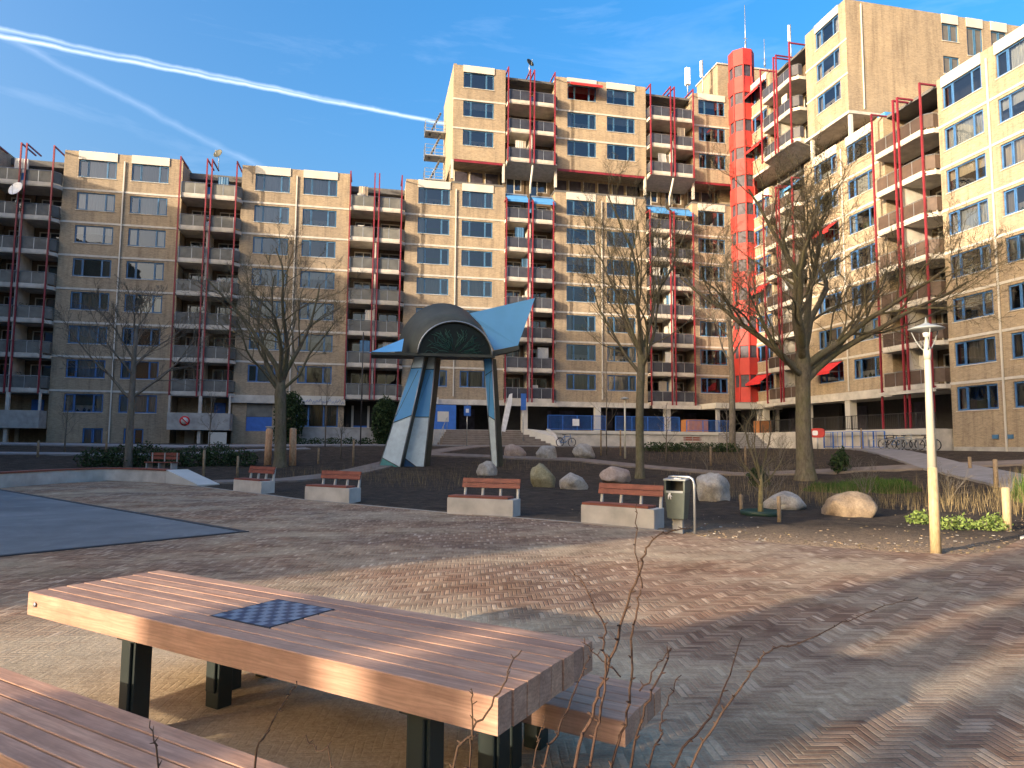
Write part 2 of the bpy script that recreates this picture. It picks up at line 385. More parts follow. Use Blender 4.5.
def wood_mat(name, lo, hi, ax=0, red=(1, 1, 1)):
    t = NT(name); g = t.n('ShaderNodeNewGeometry'); rnd = g.outputs['Random Per Island']
    sc = [12, 12, 12]; sc[ax] = .9
    tcn = t.n('ShaderNodeTexCoord'); ad = t.n('ShaderNodeVectorMath'); ad.operation = 'ADD'; t.l(tcn.outputs['Object'], ad.inputs[0])
    cb = t.n('ShaderNodeCombineXYZ'); t.l(t.m('MULTIPLY', rnd, 37), cb.inputs[0]); t.l(t.m('MULTIPLY', rnd, 11), cb.inputs[2]); t.l(cb.outputs[0], ad.inputs[1])
    mp = t.n('ShaderNodeMapping'); mp.inputs['Scale'].default_value = sc; t.l(ad.outputs[0], mp.inputs[0])
    gr = t.noise(mp.outputs[0], 1.6, 9, .68, .6)
    mp2 = t.n('ShaderNodeMapping'); sc2 = [60, 60, 60]; sc2[ax] = 2.5; mp2.inputs['Scale'].default_value = sc2; t.l(ad.outputs[0], mp2.inputs[0])
    f = t.noise(mp2.outputs[0], 1.5, 4, .6)
    c = t.ramp(gr, [(.3, lo), (.5, tuple((a + b) / 2 for a, b in zip(lo, hi))), (.7, hi)])
    c = t.mix(1, c, t.ramp(rnd, [(0, (.80, .74, .74)), (.4, (.95, .92, .92)), (.7, (1.05, 1.0, .97)), (1, (1.18, 1.1, 1.02))]), 'MULTIPLY')
    c = t.mix(1, c, t.ramp(f, [(.3, (.86, .86, .86)), (.7, (1.1, 1.1, 1.1))]), 'MULTIPLY')
    mp3 = t.n('ShaderNodeMapping'); sc3 = [5, 5, 5]; sc3[ax] = .55; mp3.inputs['Scale'].default_value = sc3; t.l(ad.outputs[0], mp3.inputs[0])
    wv = t.n('ShaderNodeTexWave'); wv.wave_type = 'RINGS'; wv.inputs['Scale'].default_value = 3.2; wv.inputs['Distortion'].default_value = 11; wv.inputs['Detail'].default_value = 4; wv.inputs['Detail Scale'].default_value = 1.4; t.l(mp3.outputs[0], wv.inputs['Vector'])
    c = t.mix(1, c, t.ramp(wv.outputs['Fac'], [(0, (.88, .86, .85)), (.45, (1, 1, 1)), (1, (1.05, 1.04, 1.03))]), 'MULTIPLY')
    bl = t.noise(ad.outputs[0], 2.6, 8, .7)
    c = t.mix(t.ramp(bl, [(.48, (0, 0, 0)), (.78, (.75, .75, .75))]), c, tuple(x * .62 for x in lo))
    t.col(c); t.bump(t.m('ADD', f, gr), .22, .003); return t.set(.55, spec=.4)
M['table_wood'] = wood_mat('hardwood_planks', (.37, .215, .145), (.58, .375, .265))
M['bench_wood'] = wood_mat('red_brown_bench_slats', (.20, .06, .042), (.34, .115, .075))
def bark_mat(name, lo, hi, green=.3):
    t = NT(name); w = t.coord('World', (1, 1, .35)); n = t.noise(w, 9, 8, .75, .4)
    c = t.ramp(n, [(.3, lo), (.7, hi)])
    c = t.mix(t.ramp(t.noise(t.coord('World'), 1.5, 5), [(.4, (0, 0, 0)), (.7, (green,) * 3)]), c, (.13, .14, .045))
    t.col(c); t.bump(n, .6, .03); return t.set(.95, spec=.1)
M['bark'] = bark_mat('tree_bark', (.085, .07, .05), (.21, .18, .13), .4)
M['bark_grey'] = bark_mat('grey_bark', (.10, .085, .07), (.24, .21, .18), .2)
M['twig'] = bark_mat('twig_bark', (.055, .03, .022), (.15, .09, .065), .12)
M['log'] = bark_mat('peeled_log', (.42, .18, .09), (.80, .55, .34), .0)
def rock_mat(name, lo, hi):
    t = NT(name); w = t.coord('Object'); n = t.noise(w, 2.6, 9, .7, .3); v = t.noise(w, 22, 5, .8)
    c = t.ramp(n, [(.3, lo), (.68, hi)]); c = t.mix(1, c, t.ramp(v, [(.3, (.66, .66, .66)), (.7, (1.2, 1.2, 1.2))]), 'MULTIPLY')
    t.col(c); t.bump(t.m('ADD', n, t.m('MULTIPLY', v, .4)), .8, .05); return t.set(.9, spec=.2)
M['rock_grey'] = rock_mat('grey_boulder_stone', (.25, .225, .195), (.52, .49, .435))
M['rock_brown'] = rock_mat('brown_boulder_stone', (.20, .145, .10), (.45, .345, .235))
M['rock_moss'] = rock_mat('mossy_boulder_stone', (.17, .15, .08), (.40, .36, .23))
M['rock_pink'] = rock_mat('pinkish_boulder_stone', (.28, .20, .165), (.52, .42, .35))
def leaf_mat(name, lo, hi):
    t = NT(name); r = t.n('ShaderNodeNewGeometry').outputs['Random Per Island']; t.col(t.ramp(r, [(0, lo), (1, hi)])); return t.set(.75, spec=.2)
M['evergreen'] = leaf_mat('evergreen_leaves', (.012, .03, .012), (.05, .085, .03))
M['grass'] = leaf_mat('green_grass_blades', (.03, .075, .012), (.095, .16, .035))
M['lime'] = leaf_mat('light_green_leaves', (.09, .15, .03), (.24, .31, .09))
M['reed'] = leaf_mat('dry_reed_stems', (.12, .09, .045), (.30, .23, .12))
M['dkmetal'] = plain('dark_green_steel', (.018, .028, .026), .4, var=.2)
M['bin'] = plain('grey_green_bin_metal', (.075, .095, .082), .45, var=.12, scale=5)
M['pole_cream'] = plain('cream_pole_coating', (.60, .56, .45), .55, var=.08)
M['pole_wood'] = wood_mat('pale_pole_wood', (.44, .33, .17), (.60, .48, .29), 2)
M['sc_dark'] = plain('dark_sculpture_metal', (.055, .06, .045), .65, metal=0, var=.3, scale=1.2)
M['sc_blue'] = plain('sky_blue_enamel', (.13, .42, .74), .35, var=.1, scale=.5)

# ------------------------------------------------------------------ terrain
def sm(t): t = min(1, max(0, t)); return t * t * (3 - 2 * t)
def gz(x, y): return 1.5 * max(sm((y - 29.5) / 25), sm((x - 17) / 15))
EDGE = [(-30, 30), (-16, 24), (-12.9, 28.0), (-12.1, 30.9), (-11.1, 32.2), (-10.3, 32.3), (-9.2, 31.75), (-8.1, 30.66), (-6.51, 28.71), (-4.62, 25.76), (-3.18, 23.75), (-1.86, 21.63),
        (-.4, 20.0), (.87, 18.6), (1.96, 17.28), (3.28, 16.1), (4.65, 14.75), (5.92, 13.1), (6.24, 12.3), (7.49, 10.99), (8.5, 10.15), (9.27, 9.72), (9.95, 9.66), (10.79, 10.1), (12.45, 11.16), (16, 13.2), (22, 15.5), (34, 19)]
PLAZA = EDGE + [(34, -30), (-60, -30), (-60, 30)]
def inside(x, y, P=PLAZA):
    c = False; n = len(P)
    for i in range(n):
        (x1, y1), (x2, y2) = P[i], P[(i + 1) % n]
        if (y1 > y) != (y2 > y) and x < (x2 - x1) * (y - y1) / (y2 - y1) + x1: c = not c
    return c
def edist(x, y):
    b = 1e9
    for i in range(len(EDGE) - 1):
        (x1, y1), (x2, y2) = EDGE[i], EDGE[i + 1]; dx, dy = x2 - x1, y2 - y1
        t = max(0, min(1, ((x - x1) * dx + (y - y1) * dy) / (dx * dx + dy * dy)))
        b = min(b, math.hypot(x - x1 - t * dx, y - y1 - t * dy))
    return b
def ground_z(x, y):
    if inside(x, y): return -.06
    d = edist(x, y); k = sm(d / .6) * (1 - sm((y - 54) / 3)) * (1 - sm((x - 30) / 3))
    n = noise.noise(Vector((x * .9, y * .9, 0))) * .05 + noise.noise(Vector((x * 3.1, y * 3.1, 5))) * .035
    return gz(x, y) - .05 + .045 * sm(d / .3) + k * n
def axis(pts):
    out = []
    for a, b, st in pts:
        n = max(1, round((b - a) / st)); out += [a + (b - a) * i / n for i in range(n)]
    return out + [pts[-1][1]]
xs = axis([(-900, -120, 195), (-120, -30, 10), (-30, -10, .6), (-10, 15, .28), (15, 34, .55), (34, 60, 4), (60, 900, 140)])
ys = axis([(-900, -60, 140), (-60, 6, 6), (6, 24, .25), (24, 40, .4), (40, 62, .7), (62, 120, 10), (120, 900, 156)])
vs = [(x, y, ground_z(x, y)) for y in ys for x in xs]; nx = len(xs)
fs = [(j * nx + i, j * nx + i + 1, (j + 1) * nx + i + 1, (j + 1) * nx + i) for j in range(len(ys) - 1) for i in range(nx - 1)]
me = bpy.data.meshes.new('ground'); me.from_pydata(vs, [], fs); me.materials.append(M['soil']); me.polygons.foreach_set('use_smooth', [True] * len(fs)); me.update()
tag(inst('ground', me), 'dark bare soil of the planting beds', kind='structure')

def flat_poly(name, poly, z, mat, label):
    bm = bmesh.new(); v = [bm.verts.new((x, y, z)) for x, y in poly]; f = bm.faces.new(v); f.normal_update()
    if f.normal.z < 0: f.normal_flip()
    bmesh.ops.triangulate(bm, faces=bm.faces[:]); me = bpy.data.meshes.new(name); bm.to_mesh(me); me.materials.append(mat)
    return tag(inst(name, me), label, kind='structure')
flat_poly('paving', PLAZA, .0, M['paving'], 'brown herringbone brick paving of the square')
CO = Vector((-2.39, 14.21)); c1 = Vector((-.62, .785)).normalized(); c2 = Vector((-c1.y, c1.x)); 
def cpt(a, b): q = CO + c1 * a + c2 * b; return (q.x, q.y)
flat_poly('sports_court', [cpt(0, 0), cpt(16.5, 0), cpt(16.5, 22), cpt(0, 22)], .008, M['court'], 'smooth blue grey sports surface let into the paving')
mb = MB()
for a0, a1, b0, b1 in ((-.12, 0, -.12, 22), (16.5, 16.62, -.12, 22), (0, 16.5, -.12, 0)):
    mb.prism([cpt(a0, b0), cpt(a1, b0), cpt(a1, b1), cpt(a0, b1)], -.05, .016)
tag(mb.build('court_border', M['cable']), 'dark narrow border round the sports surface', kind='structure')

def ribbon(name, pts, width, mat, label, lift=.03, kind='structure', thick=None, step=.5):
    P = []
    for i in range(len(pts) - 1):
        a, b = Vector(pts[i]), Vector(pts[i + 1]); n = max(1, int((b - a).length / step)); P += [a.lerp(b, k / n) for k in range(n)]
    P.append(Vector(pts[-1])); V = []; F = []
    for i, p in enumerate(P):
        t = (P[min(i + 1, len(P) - 1)] - P[max(0, i - 1)]).normalized(); nn = Vector((-t.y, t.x))
        for s in (-.5, .5):
            q = p + nn * width * s; z = (gz(q.x, q.y) if not inside(q.x, q.y) else 0) + lift; V.append((q.x, q.y, z)); V.append((q.x, q.y, z - (thick or .12)))
    for i in range(len(P) - 1):
        a, b = i * 4, i * 4 + 4
        F += [(a, b, b + 2, a + 2), (a + 1, a + 3, b + 3, b + 1), (a, a + 1, b + 1, b), (a + 2, b + 2, b + 3, a + 3)]
    F += [(0, 2, 3, 1), (len(V) - 4, len(V) - 3, len(V) - 1, len(V) - 2)]
    me = bpy.data.meshes.new(name); me.from_pydata(V, [], F); me.materials.append(mat); me.update()
    return tag(inst(name, me), label, kind=kind)
ribbon('kerb', EDGE[8:18], .10, M['kerb'], 'pale concrete kerb along the edge of the paving', .016, thick=.2, step=.3)
ribbon('kerb', EDGE[24:], .12, M['concrete'], 'pale kerb curving away at the right edge behind the lamp post', .02, thick=.2, step=.3)
ribbon('path', [(-6.2, 30.6), (-3.4, 31.6), (-1.2, 34.5), (1.2, 39.5), (3.0, 44), (7, 50), (10, 54)], 1.5, M['path'], 'narrow brown path running back past the sculpture', .07)
ribbon('path', [(3.2, 44.5), (12.9, 41.5), (16, 37.8), (20.5, 33.2), (24, 28.2), (27.5, 22.5), (33, 16)], 1.5, M['path'], 'pale path crossing behind the boulders', .075)
ribbon('path', [(33.2, 42), (29.5, 34.6), (25.2, 26.5), (22.8, 20.8), (20, 15.2)], 1.7, M['path_grey'], 'grey slab path along the right wing', .085)
ribbon('path', [(-34, 52), (-20, 50.5), (-12, 49.0), (-6, 51), (4, 54), (12, 54.3), (30, 54), (33, 52)], 2.2, M['path_grey'], 'grey footpath along the foot of the flats', .08)
ribbon('path', [(-24, 44.2), (-17, 43.8), (-12, 43.2), (-8.3, 45.6), (-4, 48)], .9, M['path_grey'], 'pale edging strip in front of the left flats', .07)

# ------------------------------------------------------------------ building kit
K0 = 5.72; FH = 2.8
def K(k): return K0 + FH * k
YF = 61.62
class Wing:
    def __init__(s, name, origin, rz, off, label):
        c, sn = math.cos(rz), math.sin(rz)
        loc = (origin[0] + c * off[0] - sn * off[1], origin[1] + sn * off[0] + c * off[1], off[2])
        s.root = empty(name, loc, rz, label, 'apartment building'); s.off = Vector(off)
    def put(s, name, mb, mats, parent=None, loc=(0, 0, 0)):
        l = Vector(loc) - (s.off if parent is None else Vector()); return mb.build(name, mats, parent or s.root, l)
    def put_each(s, name, mb, mats):
        for q in mb.each(): s.put(name, q, mats)
    def inst(s, name, me, loc, parent=None):
        l = Vector(loc) - (s.off if parent is None else Vector()); return inst(name, me, parent or s.root, l)
def wall_mb(x0, x1, z0, z1, holes, y=0.0, depth=.22, back=1.0):
    """front wall with real openings, their reveals, and the dark room behind"""
    mb = MB(); X = sorted({x0, x1, *[h[0] for h in holes], *[h[1] for h in holes]}); Z = sorted({z0, z1, *[h[2] for h in holes], *[h[3] for h in holes]})
    for i in range(len(X) - 1):
        for j in range(len(Z) - 1):
            cx, cz = (X[i] + X[i + 1]) / 2, (Z[j] + Z[j + 1]) / 2
            if any(h[0] < cx < h[1] and h[2] < cz < h[3] for h in holes): continue
            mb.quad((X[i], y, Z[j]), (X[i + 1], y, Z[j]), (X[i + 1], y, Z[j + 1]), (X[i], y, Z[j + 1]))
    for a, b, c, d in holes:
        mb.quad((a, y, c), (a, y + depth, c), (a, y + depth, d), (a, y, d)); mb.quad((b, y + depth, c), (b, y, c), (b, y, d), (b, y + depth, d))
        mb.quad((a, y, d), (a, y + depth, d), (b, y + depth, d), (b, y, d)); mb.quad((a, y + depth, c), (a, y, c), (b, y, c), (b, y + depth, c))
        q = y + depth; r = y + back   # room
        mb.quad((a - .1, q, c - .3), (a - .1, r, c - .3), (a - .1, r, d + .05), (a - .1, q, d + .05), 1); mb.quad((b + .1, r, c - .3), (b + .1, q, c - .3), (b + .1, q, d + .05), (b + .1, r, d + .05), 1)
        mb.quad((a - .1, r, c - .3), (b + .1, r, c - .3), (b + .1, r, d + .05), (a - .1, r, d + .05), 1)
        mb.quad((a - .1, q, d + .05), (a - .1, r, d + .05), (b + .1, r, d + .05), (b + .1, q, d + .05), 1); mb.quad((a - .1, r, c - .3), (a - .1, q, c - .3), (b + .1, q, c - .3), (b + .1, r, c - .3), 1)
    return mb
def fr_mesh(w, h, lights, mat, sill=True):
    mb = MB(); y0, y1, t = .08, .15, .065
    mb.box(0, w, y0, y1, 0, t); mb.box(0, w, y0, y1, h - t, h); mb.box(0, t, y0, y1, t, h - t); mb.box(w - t, w, y0, y1, t, h - t)
    x = 0; xs_ = []
    for l in lights[:-1]:
        x += l * w; mb.box(x - t * .55, x + t * .55, y0 + .005, y1 - .005, t, h - t); xs_.append(x)
    e = [0] + xs_ + [w]
    for i in range(len(e) - 1):     # sashes of the outer, opening lights
        if i in (0, len(e) - 2):
            a, b = e[i] + t * (.8 if i else 1), e[i + 1] - t * (.8 if i < len(e) - 2 else 1); q = .045
            mb.box(a, b, y0 - .02, y0 + .03, t, t + q); mb.box(a, b, y0 - .02, y0 + .03, h - t - q, h - t); mb.box(a, a + q, y0 - .02, y0 + .03, t + q, h - t - q); mb.box(b - q, b, y0 - .02, y0 + .03, t + q, h - t - q)
    return mb.mesh('window', mat)
def pane_mesh(w, h):
    return MB().quad((.05, .12, .05), (w - .05, .12, .05), (w - .05, .12, h - .05), (.05, .12, h - .05)).mesh('pane', M['glass'])
def sill_mesh(w): return MB().box(-.06, w + .06, -.05, .14, -.055, -.003).mesh('sill', M['concrete'])
def folds(mb, a, b, z0, z1, y, mi=0, amp=.03, n=None):
    n = n or max(4, int((b - a) / .06)); vs = []
    for i in range(n + 1):
        x = a + (b - a) * i / n; yy = y + amp * math.sin(i * 1.9) + amp * .5 * math.sin(i * .7); vs += [(x, yy, z0), (x, yy, z1)]
    mb.add(vs, [(2 * i, 2 * i + 2, 2 * i + 3, 2 * i + 1) for i in range(n)], mi, True)
def curtain_meshes(w, h):
    out = []
    a = MB(); folds(a, .06, w * .24, .02, h, .3); folds(a, w * .76, w - .06, .02, h, .3); out.append(a)
    a = MB(); folds(a, .05, w - .05, .02, h, .3); out.append(a)
    a = MB(); folds(a, .05, w - .05, h * .55, h, .28, amp=.01); out.append(a)
    a = MB(); folds(a, .06, w * .18, .02, h, .3); folds(a, w * .8, w - .06, .02, h, .3); folds(a, w * .2, w * .78, .02, h * .38, .27, amp=.012)
    for x, s in ((.33, .2), (.5, .3), (.62, .22)): a.lathe([(.02, 0), (.09, .05), (.10 * 1.2, s * .6), (.05, s), (.01, s * 1.3)], 7, 1, Matrix.Translation((w * x, .24, .02)))
    out.append(a)
    a = MB(); folds(a, w * .26, w - .05, .02, h, .3); out.append(a)
    a = MB(); a.box(w * .3, w * .7, .6, .7, 0, h * .5, 1); folds(a, .06, w * .2, .02, h, .3); out.append(a)
    return [[q.mesh('curtain', [M['net'], M['evergreen']]), ] for q in out]
WK = {}
def win_kit(w, h, lights, fm):
    key = (round(w, 2), round(h, 2), tuple(lights), fm)
    if key not in WK: WK[key] = (fr_mesh(w, h, lights, M[fm]), pane_mesh(w, h), sill_mesh(w), [c[0] for c in curtain_meshes(w, h)])
    return WK[key]
def window(W, x, z, w, h, y=0, lights=(.26, .48, .26), fm='teal_frame', cur=None):
    f, p, s, cs = win_kit(w, h, lights, fm)
    o = W.inst('window', f, (x, y, z)); inst('pane', p, o); inst('sill', s, o)
    i = random.choice([0, 1, 1, 2, 3, 3, 4, 5, None]) if cur is None else cur
    if i is not None: inst('curtain', cs[i], o)
    return o
WW, WH_ = 2.9, 1.5
def wtop(k): return K(k) - .24         # window top under course k
def block(W, x0, x1, ks, cols, z0, z1, sides=2.2, y=0.0, frames=None, extra=(), course=True, panels=True, pipe=None, skip=(), mat='brick', wh=WH_, dz=0):
    wt = lambda k: wtop(k) + dz
    holes = [(cx - WW / 2, cx + WW / 2, wt(k) - wh, wt(k)) for k in ks for cx in cols if (k, cx) not in skip]
    eh = [(e[0], e[0] + e[2], e[1], e[1] + e[3]) for e in extra]
    mb = wall_mb(x0, x1, z0, z1, holes + eh, y)
    for xx, sgn in ((x0, -1), (x1, 1)):        # return walls and top
        q = [(xx, y, z0), (xx, y + sides, z0), (xx, y + sides, z1), (xx, y, z1)]
        mb.quad(*(q[::-1] if sgn < 0 else q))
    mb.quad((x0, y, z1), (x1, y, z1), (x1, y + sides, z1), (x0, y + sides, z1))
    mb.quad((x0, y + sides, z0), (x0, y, z0), (x1, y, z0), (x1, y + sides, z0))
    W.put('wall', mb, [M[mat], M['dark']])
    cm = MB()
    if course:
        for k in ks[:-1] if panels else ks:
            cm.box(x0 - .02, x1 + .02, y - .045, y + .04, K(k) - .085, K(k) + .075)
    if cm.v: W.put_each('string_course', cm, M['concrete_pale'])
    if panels:
        k = ks[-1]; cm = MB()
        for cx in cols: cm.box(cx - WW / 2 - .03, cx + WW / 2 + .03, y - .07, y + .02, wt(k) + .004, z1 + .02)
        W.put_each('parapet_panel', cm, M['white'])
    if pipe is not None:
        pm = MB(); pm.box(pipe - .05, pipe + .05, y - .12, y - .052, z0 + .3, z1 - .6)
        W.put('downpipe', pm, M['white'])
    fr = frames or (lambda k: 'blue_frame' if k <= 1 else 'teal_frame')
    for k in ks:
        for cx in cols:
            if (k, cx) in skip: continue
            window(W, cx - WW / 2, wt(k) - wh, WW, wh, y, fm=fr(k))
    for e in extra: window(W, e[0], e[1], e[2], e[3], y, lights=(.5, .5), fm='blue_frame', cur=random.choice([None, 1, 5]))
BW_ = 4.9
def slab_mesh(w, p, rec, ch=.35):
    mb = MB(); poly = [(0, rec), (0, -p + ch), (ch * .3, -p), (w - ch * 1.4, -p), (w, -p + ch * 1.4), (w, rec)]
    mb.prism(poly, -.28, 0); mb.prism([(x, yy - .0) for x, yy in [(ch * .3 + .02, -p - .03), (w - ch * 1.4 - .02, -p - .03), (w - ch * 1.4 - .02, -p + .1), (ch * .3 + .02, -p + .1)]], -.2, .10)
    return mb.mesh('balcony', M['concrete'])
def parapet_mesh(w, p, mat, ch=.35):
    mb = MB(); e = .03
    c0, c1_, mx_ = ch * .3, ch * 1.4, w * .47
    for a, b in (((c0, -p + .04), (mx_ - .12, -p + .04)), ((mx_ + .12, -p + .04), (w - c1_, -p + .04)), ((.04, -.02), (.04, -p + ch)), ((w - .04, -p + c1_), (w - .04, -.02)), ((.04, -p + ch), (c0, -p + .04)), ((w - c1_, -p + .04), (w - .04, -p + c1_))):
        a, b = Vector(a), Vector(b); t = (b - a).normalized(); n = Vector((-t.y, t.x)) * e
        mb.prism([tuple(a - n), tuple(b - n), tuple(b + n), tuple(a + n)], .13, 1.0)
    return mb.mesh('parapet', mat)
def rail_mesh(w, p, ch=.35):
    mb = MB(); mb.tube([(.04, -.02, 1.06), (.04, -p + ch, 1.06), (ch * .3, -p + .04, 1.06), (w - ch * 1.4, -p + .04, 1.06), (w - .04, -p + ch * 1.4, 1.06), (w - .04, -.02, 1.06)], .035, 4, smooth=False)
    for x in (ch * .4, w * .24, w * .47 - .14, w * .47 + .14, w * .7, w - ch * 1.5): mb.box(x - .02, x + .02, -p + .0, -p + .04, .1, 1.04)
    return mb.mesh('railing', M['steel'])
def divider_mesh(w, p): return MB().box(w * .47 - .07, w * .47 + .07, -p + .12, 1.5, .004, FH - .285).mesh('divider', M['concrete'])
def back_mesh(w, rec):
    """recess back wall: brick piers, glazed doors and windows"""
    mb = MB(); H = FH - .29
    for s in (0, 1):
        a = s * w * .47 + .07; b = (w * .47 if s == 0 else w) - .07
        mb.box(a, a + .35, rec - .02, rec + .15, 0, H, 0); mb.box(b - .3, b, rec - .02, rec + .15, 0, H, 0); mb.box(a + .35, b - .3, rec - .02, rec + .15, 2.2, H, 0)
        mb.box(a + 1.2, b - .3, rec - .02, rec + .15, 0, .8, 0)
        mb.box(a + .35, a + .42, rec + .02, rec + .1, 0, 2.2, 1); mb.box(a + 1.12, a + 1.2, rec + .02, rec + .1, 0, 2.2, 1); mb.box(a + .42, b - .3, rec + .02, rec + .1, 2.12, 2.2, 1)
        mb.box(b - .37, b - .3, rec + .02, rec + .1, .8, 2.12, 1); mb.box(a + 1.2, b - .37, rec + .02, rec + .1, .8, .87, 1)
        mb.box(a + .35, b - .3, rec + .5, rec + .52, 0, 2.2, 2)
    return mb.mesh('back_wall', [M['shade_brick'], M['white'], M['dark']])
def backpane_mesh(w, rec):
    mb = MB()
    for s in (0, 1):
        a = s * w * .47 + .07; b = (w * .47 if s == 0 else w) - .07; mb.quad((a + .38, rec + .06, .02), (b - .33, rec + .06, .02), (b - .33, rec + .06, 2.18), (a + .38, rec + .06, 2.18))
    return mb.mesh('pane', M['glass'])
def clutter_meshes(w, p):
    """loose belongings on the balconies: hung cloths, planter boxes, cupboards; each a mesh of its own"""
    out = []
    for q in range(9):
        rr = random.Random(q * 5 + 1); mb = MB(); k = q % 3
        if k == 0:
            ww = rr.uniform(.5, .9); hh = rr.uniform(.8, 1.5); mb.box(0, ww, 0, .32, .004, hh, 0); nm = 'cupboard'; mats = [M[rr.choice(['white', 'para_brown', 'teal_frame'])]]
        elif k == 1:
            mb.box(0, .9, 0, .22, .75, .98, 0); nm = 'planter_box'; mats = [M['para_brown'], M['evergreen']]; vs_, fs_ = [], []
            for j in range(60):
                c = Vector((rr.uniform(0, .9), rr.uniform(-.05, .25), rr.uniform(.98, 1.35))); d = Vector((rr.uniform(-1, 1), rr.uniform(-1, 1), rr.uniform(-.4, 1))) * .12; i0 = len(vs_)
                vs_ += [c, c + d, c + Vector((d.y, -d.x, d.z)) * .7]; fs_.append((i0, i0 + 1, i0 + 2))
            mb.add(vs_, fs_, 1)
        else: folds(mb, 0, rr.uniform(.6, 1.2), .9, 2.1, 0, 0, .02); nm = 'hung_cloth'; mats = [M[rr.choice(['net', 'cloth', 'teal_frame'])]]
        out.append((nm, mb.mesh(nm, mats)))
    return out
def clutter(cl, o, w=4.9, p=.85, n=None):
    for i in range(random.choice([0, 1, 1, 2, 3]) if n is None else n):
        nm, me = random.choice(cl); inst(nm, me, o, (random.uniform(.4, w - 1.6), random.uniform(-p + .2, .3), 0))
BK = {}
def bay_kit(w, p, rec, pm):
    key = (w, p, rec, pm)
    if key not in BK: BK[key] = (slab_mesh(w, p, rec), parapet_mesh(w, p, M[pm]), rail_mesh(w, p), divider_mesh(w, p), back_mesh(w, rec), backpane_mesh(w, rec), clutter_meshes(w, p))
    return BK[key]
def bay(W, x0, levels, ztop, pm='para_grey', p=.85, rec=1.6, w=BW_, y=0, open_top=True, dishes=(), posts=True, zpost=None, top_blue=False):
    sl, pa, ra, di, ba, bp, cl = bay_kit(w, p, rec, pm)
    for i, k in enumerate(levels):
        z = K(k) - FH + .1 if False else K(k)
        o = W.inst('balcony', sl, (x0, y, z)); 
        if True:
            inst('parapet', pa, o); inst('railing', ra, o)
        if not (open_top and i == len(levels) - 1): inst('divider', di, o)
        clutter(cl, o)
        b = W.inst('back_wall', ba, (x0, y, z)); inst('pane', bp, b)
    if posts:
        zb = K(levels[0]) - .35; zt = zpost or ztop + .9
        for x in (.0, w * .47 - .2, w * .47 + .2, w - .4):
            mb = MB(); q = .055; yy = y - p - .1
            mb.box(x0 + x - q, x0 + x + q, yy - q, yy + q, zb, zt)
            if zpost is None or True:
                mb.box(x0 + x - q + .004, x0 + x + q - .004, yy + q, y + (1.5 if open_top else .0), zt - .11, zt - .004)
            for k in levels:
                mb.box(x0 + x - .03, x0 + x + .03, yy + q, yy + .5, K(k) - .2, K(k) - .12)
            W.put('steel_frame', mb, M['red_steel'])
def dish(W, x, y, z, r=.42, dark=False, yaw=-.5):
    mb = MB(); Mx = Matrix.Translation((x, y, z)) @ Matrix.Rotation(yaw, 4, 'Z') @ Matrix.Rotation(R(70), 4, 'X')
    mb.lathe([(.01, 0), (r * .5, .03), (r * .85, .09), (r, .14), (r, .15), (r * .85, .10), (r * .5, .04), (.01, .012)], 18, 0, Mx)
    mb.tube([(x, y, z), (x, y + .1, z - .3), (x, y + .1, z - 1.2)], .03, 5, 1); e = Mx @ Vector((0, 0, .45)); mb.tube([Mx @ Vector((0, -r, .14)), e], .015, 4, 1); mb.tube([e, e + Vector((0, .05, .08))], .04, 5, 1)
    return W.put('satellite_dish', mb, [M['sc_dark'] if dark else M['white_plastic'], M['steel']])
def awning(W, x0, x1, z, y, out=1.1, drop=.75, mat='awning_red', label=None):
    mb = MB(); n = 10; t = .02
    A = []; 
    mb.add([(x0, y - .02, z), (x1, y - .02, z), (x1, y - out, z - drop), (x0, y - out, z - drop), (x0, y - .02, z - t), (x1, y - .02, z - t), (x1, y - out, z - drop - t), (x0, y - out, z - drop - t)], [(0, 1, 2, 3)[::-1], (4, 5, 6, 7), (0, 4, 5, 1), (1, 5, 6, 2), (3, 2, 6, 7), (0, 3, 7, 4)], 0)
    mb.box(x0, x1, y - out - .03, y - out, z - drop - .2, z - drop + .02, 0)
    mb.box(x0 - .04, x1 + .04, y - .14, y - .02, z - .02, z + .1, 1)
    for x in (x0 + .03, x1 - .03): mb.tube([(x, y - .02, z - drop * .95), (x, y - out, z - drop - .03)], .018, 4, 1)
    o = W.put('awning', mb, [M[mat], M['steel']]); o['label'] = label or 'red awning'; return o

LEV = list(range(0, 7)); BLV = list(range(0, 8))
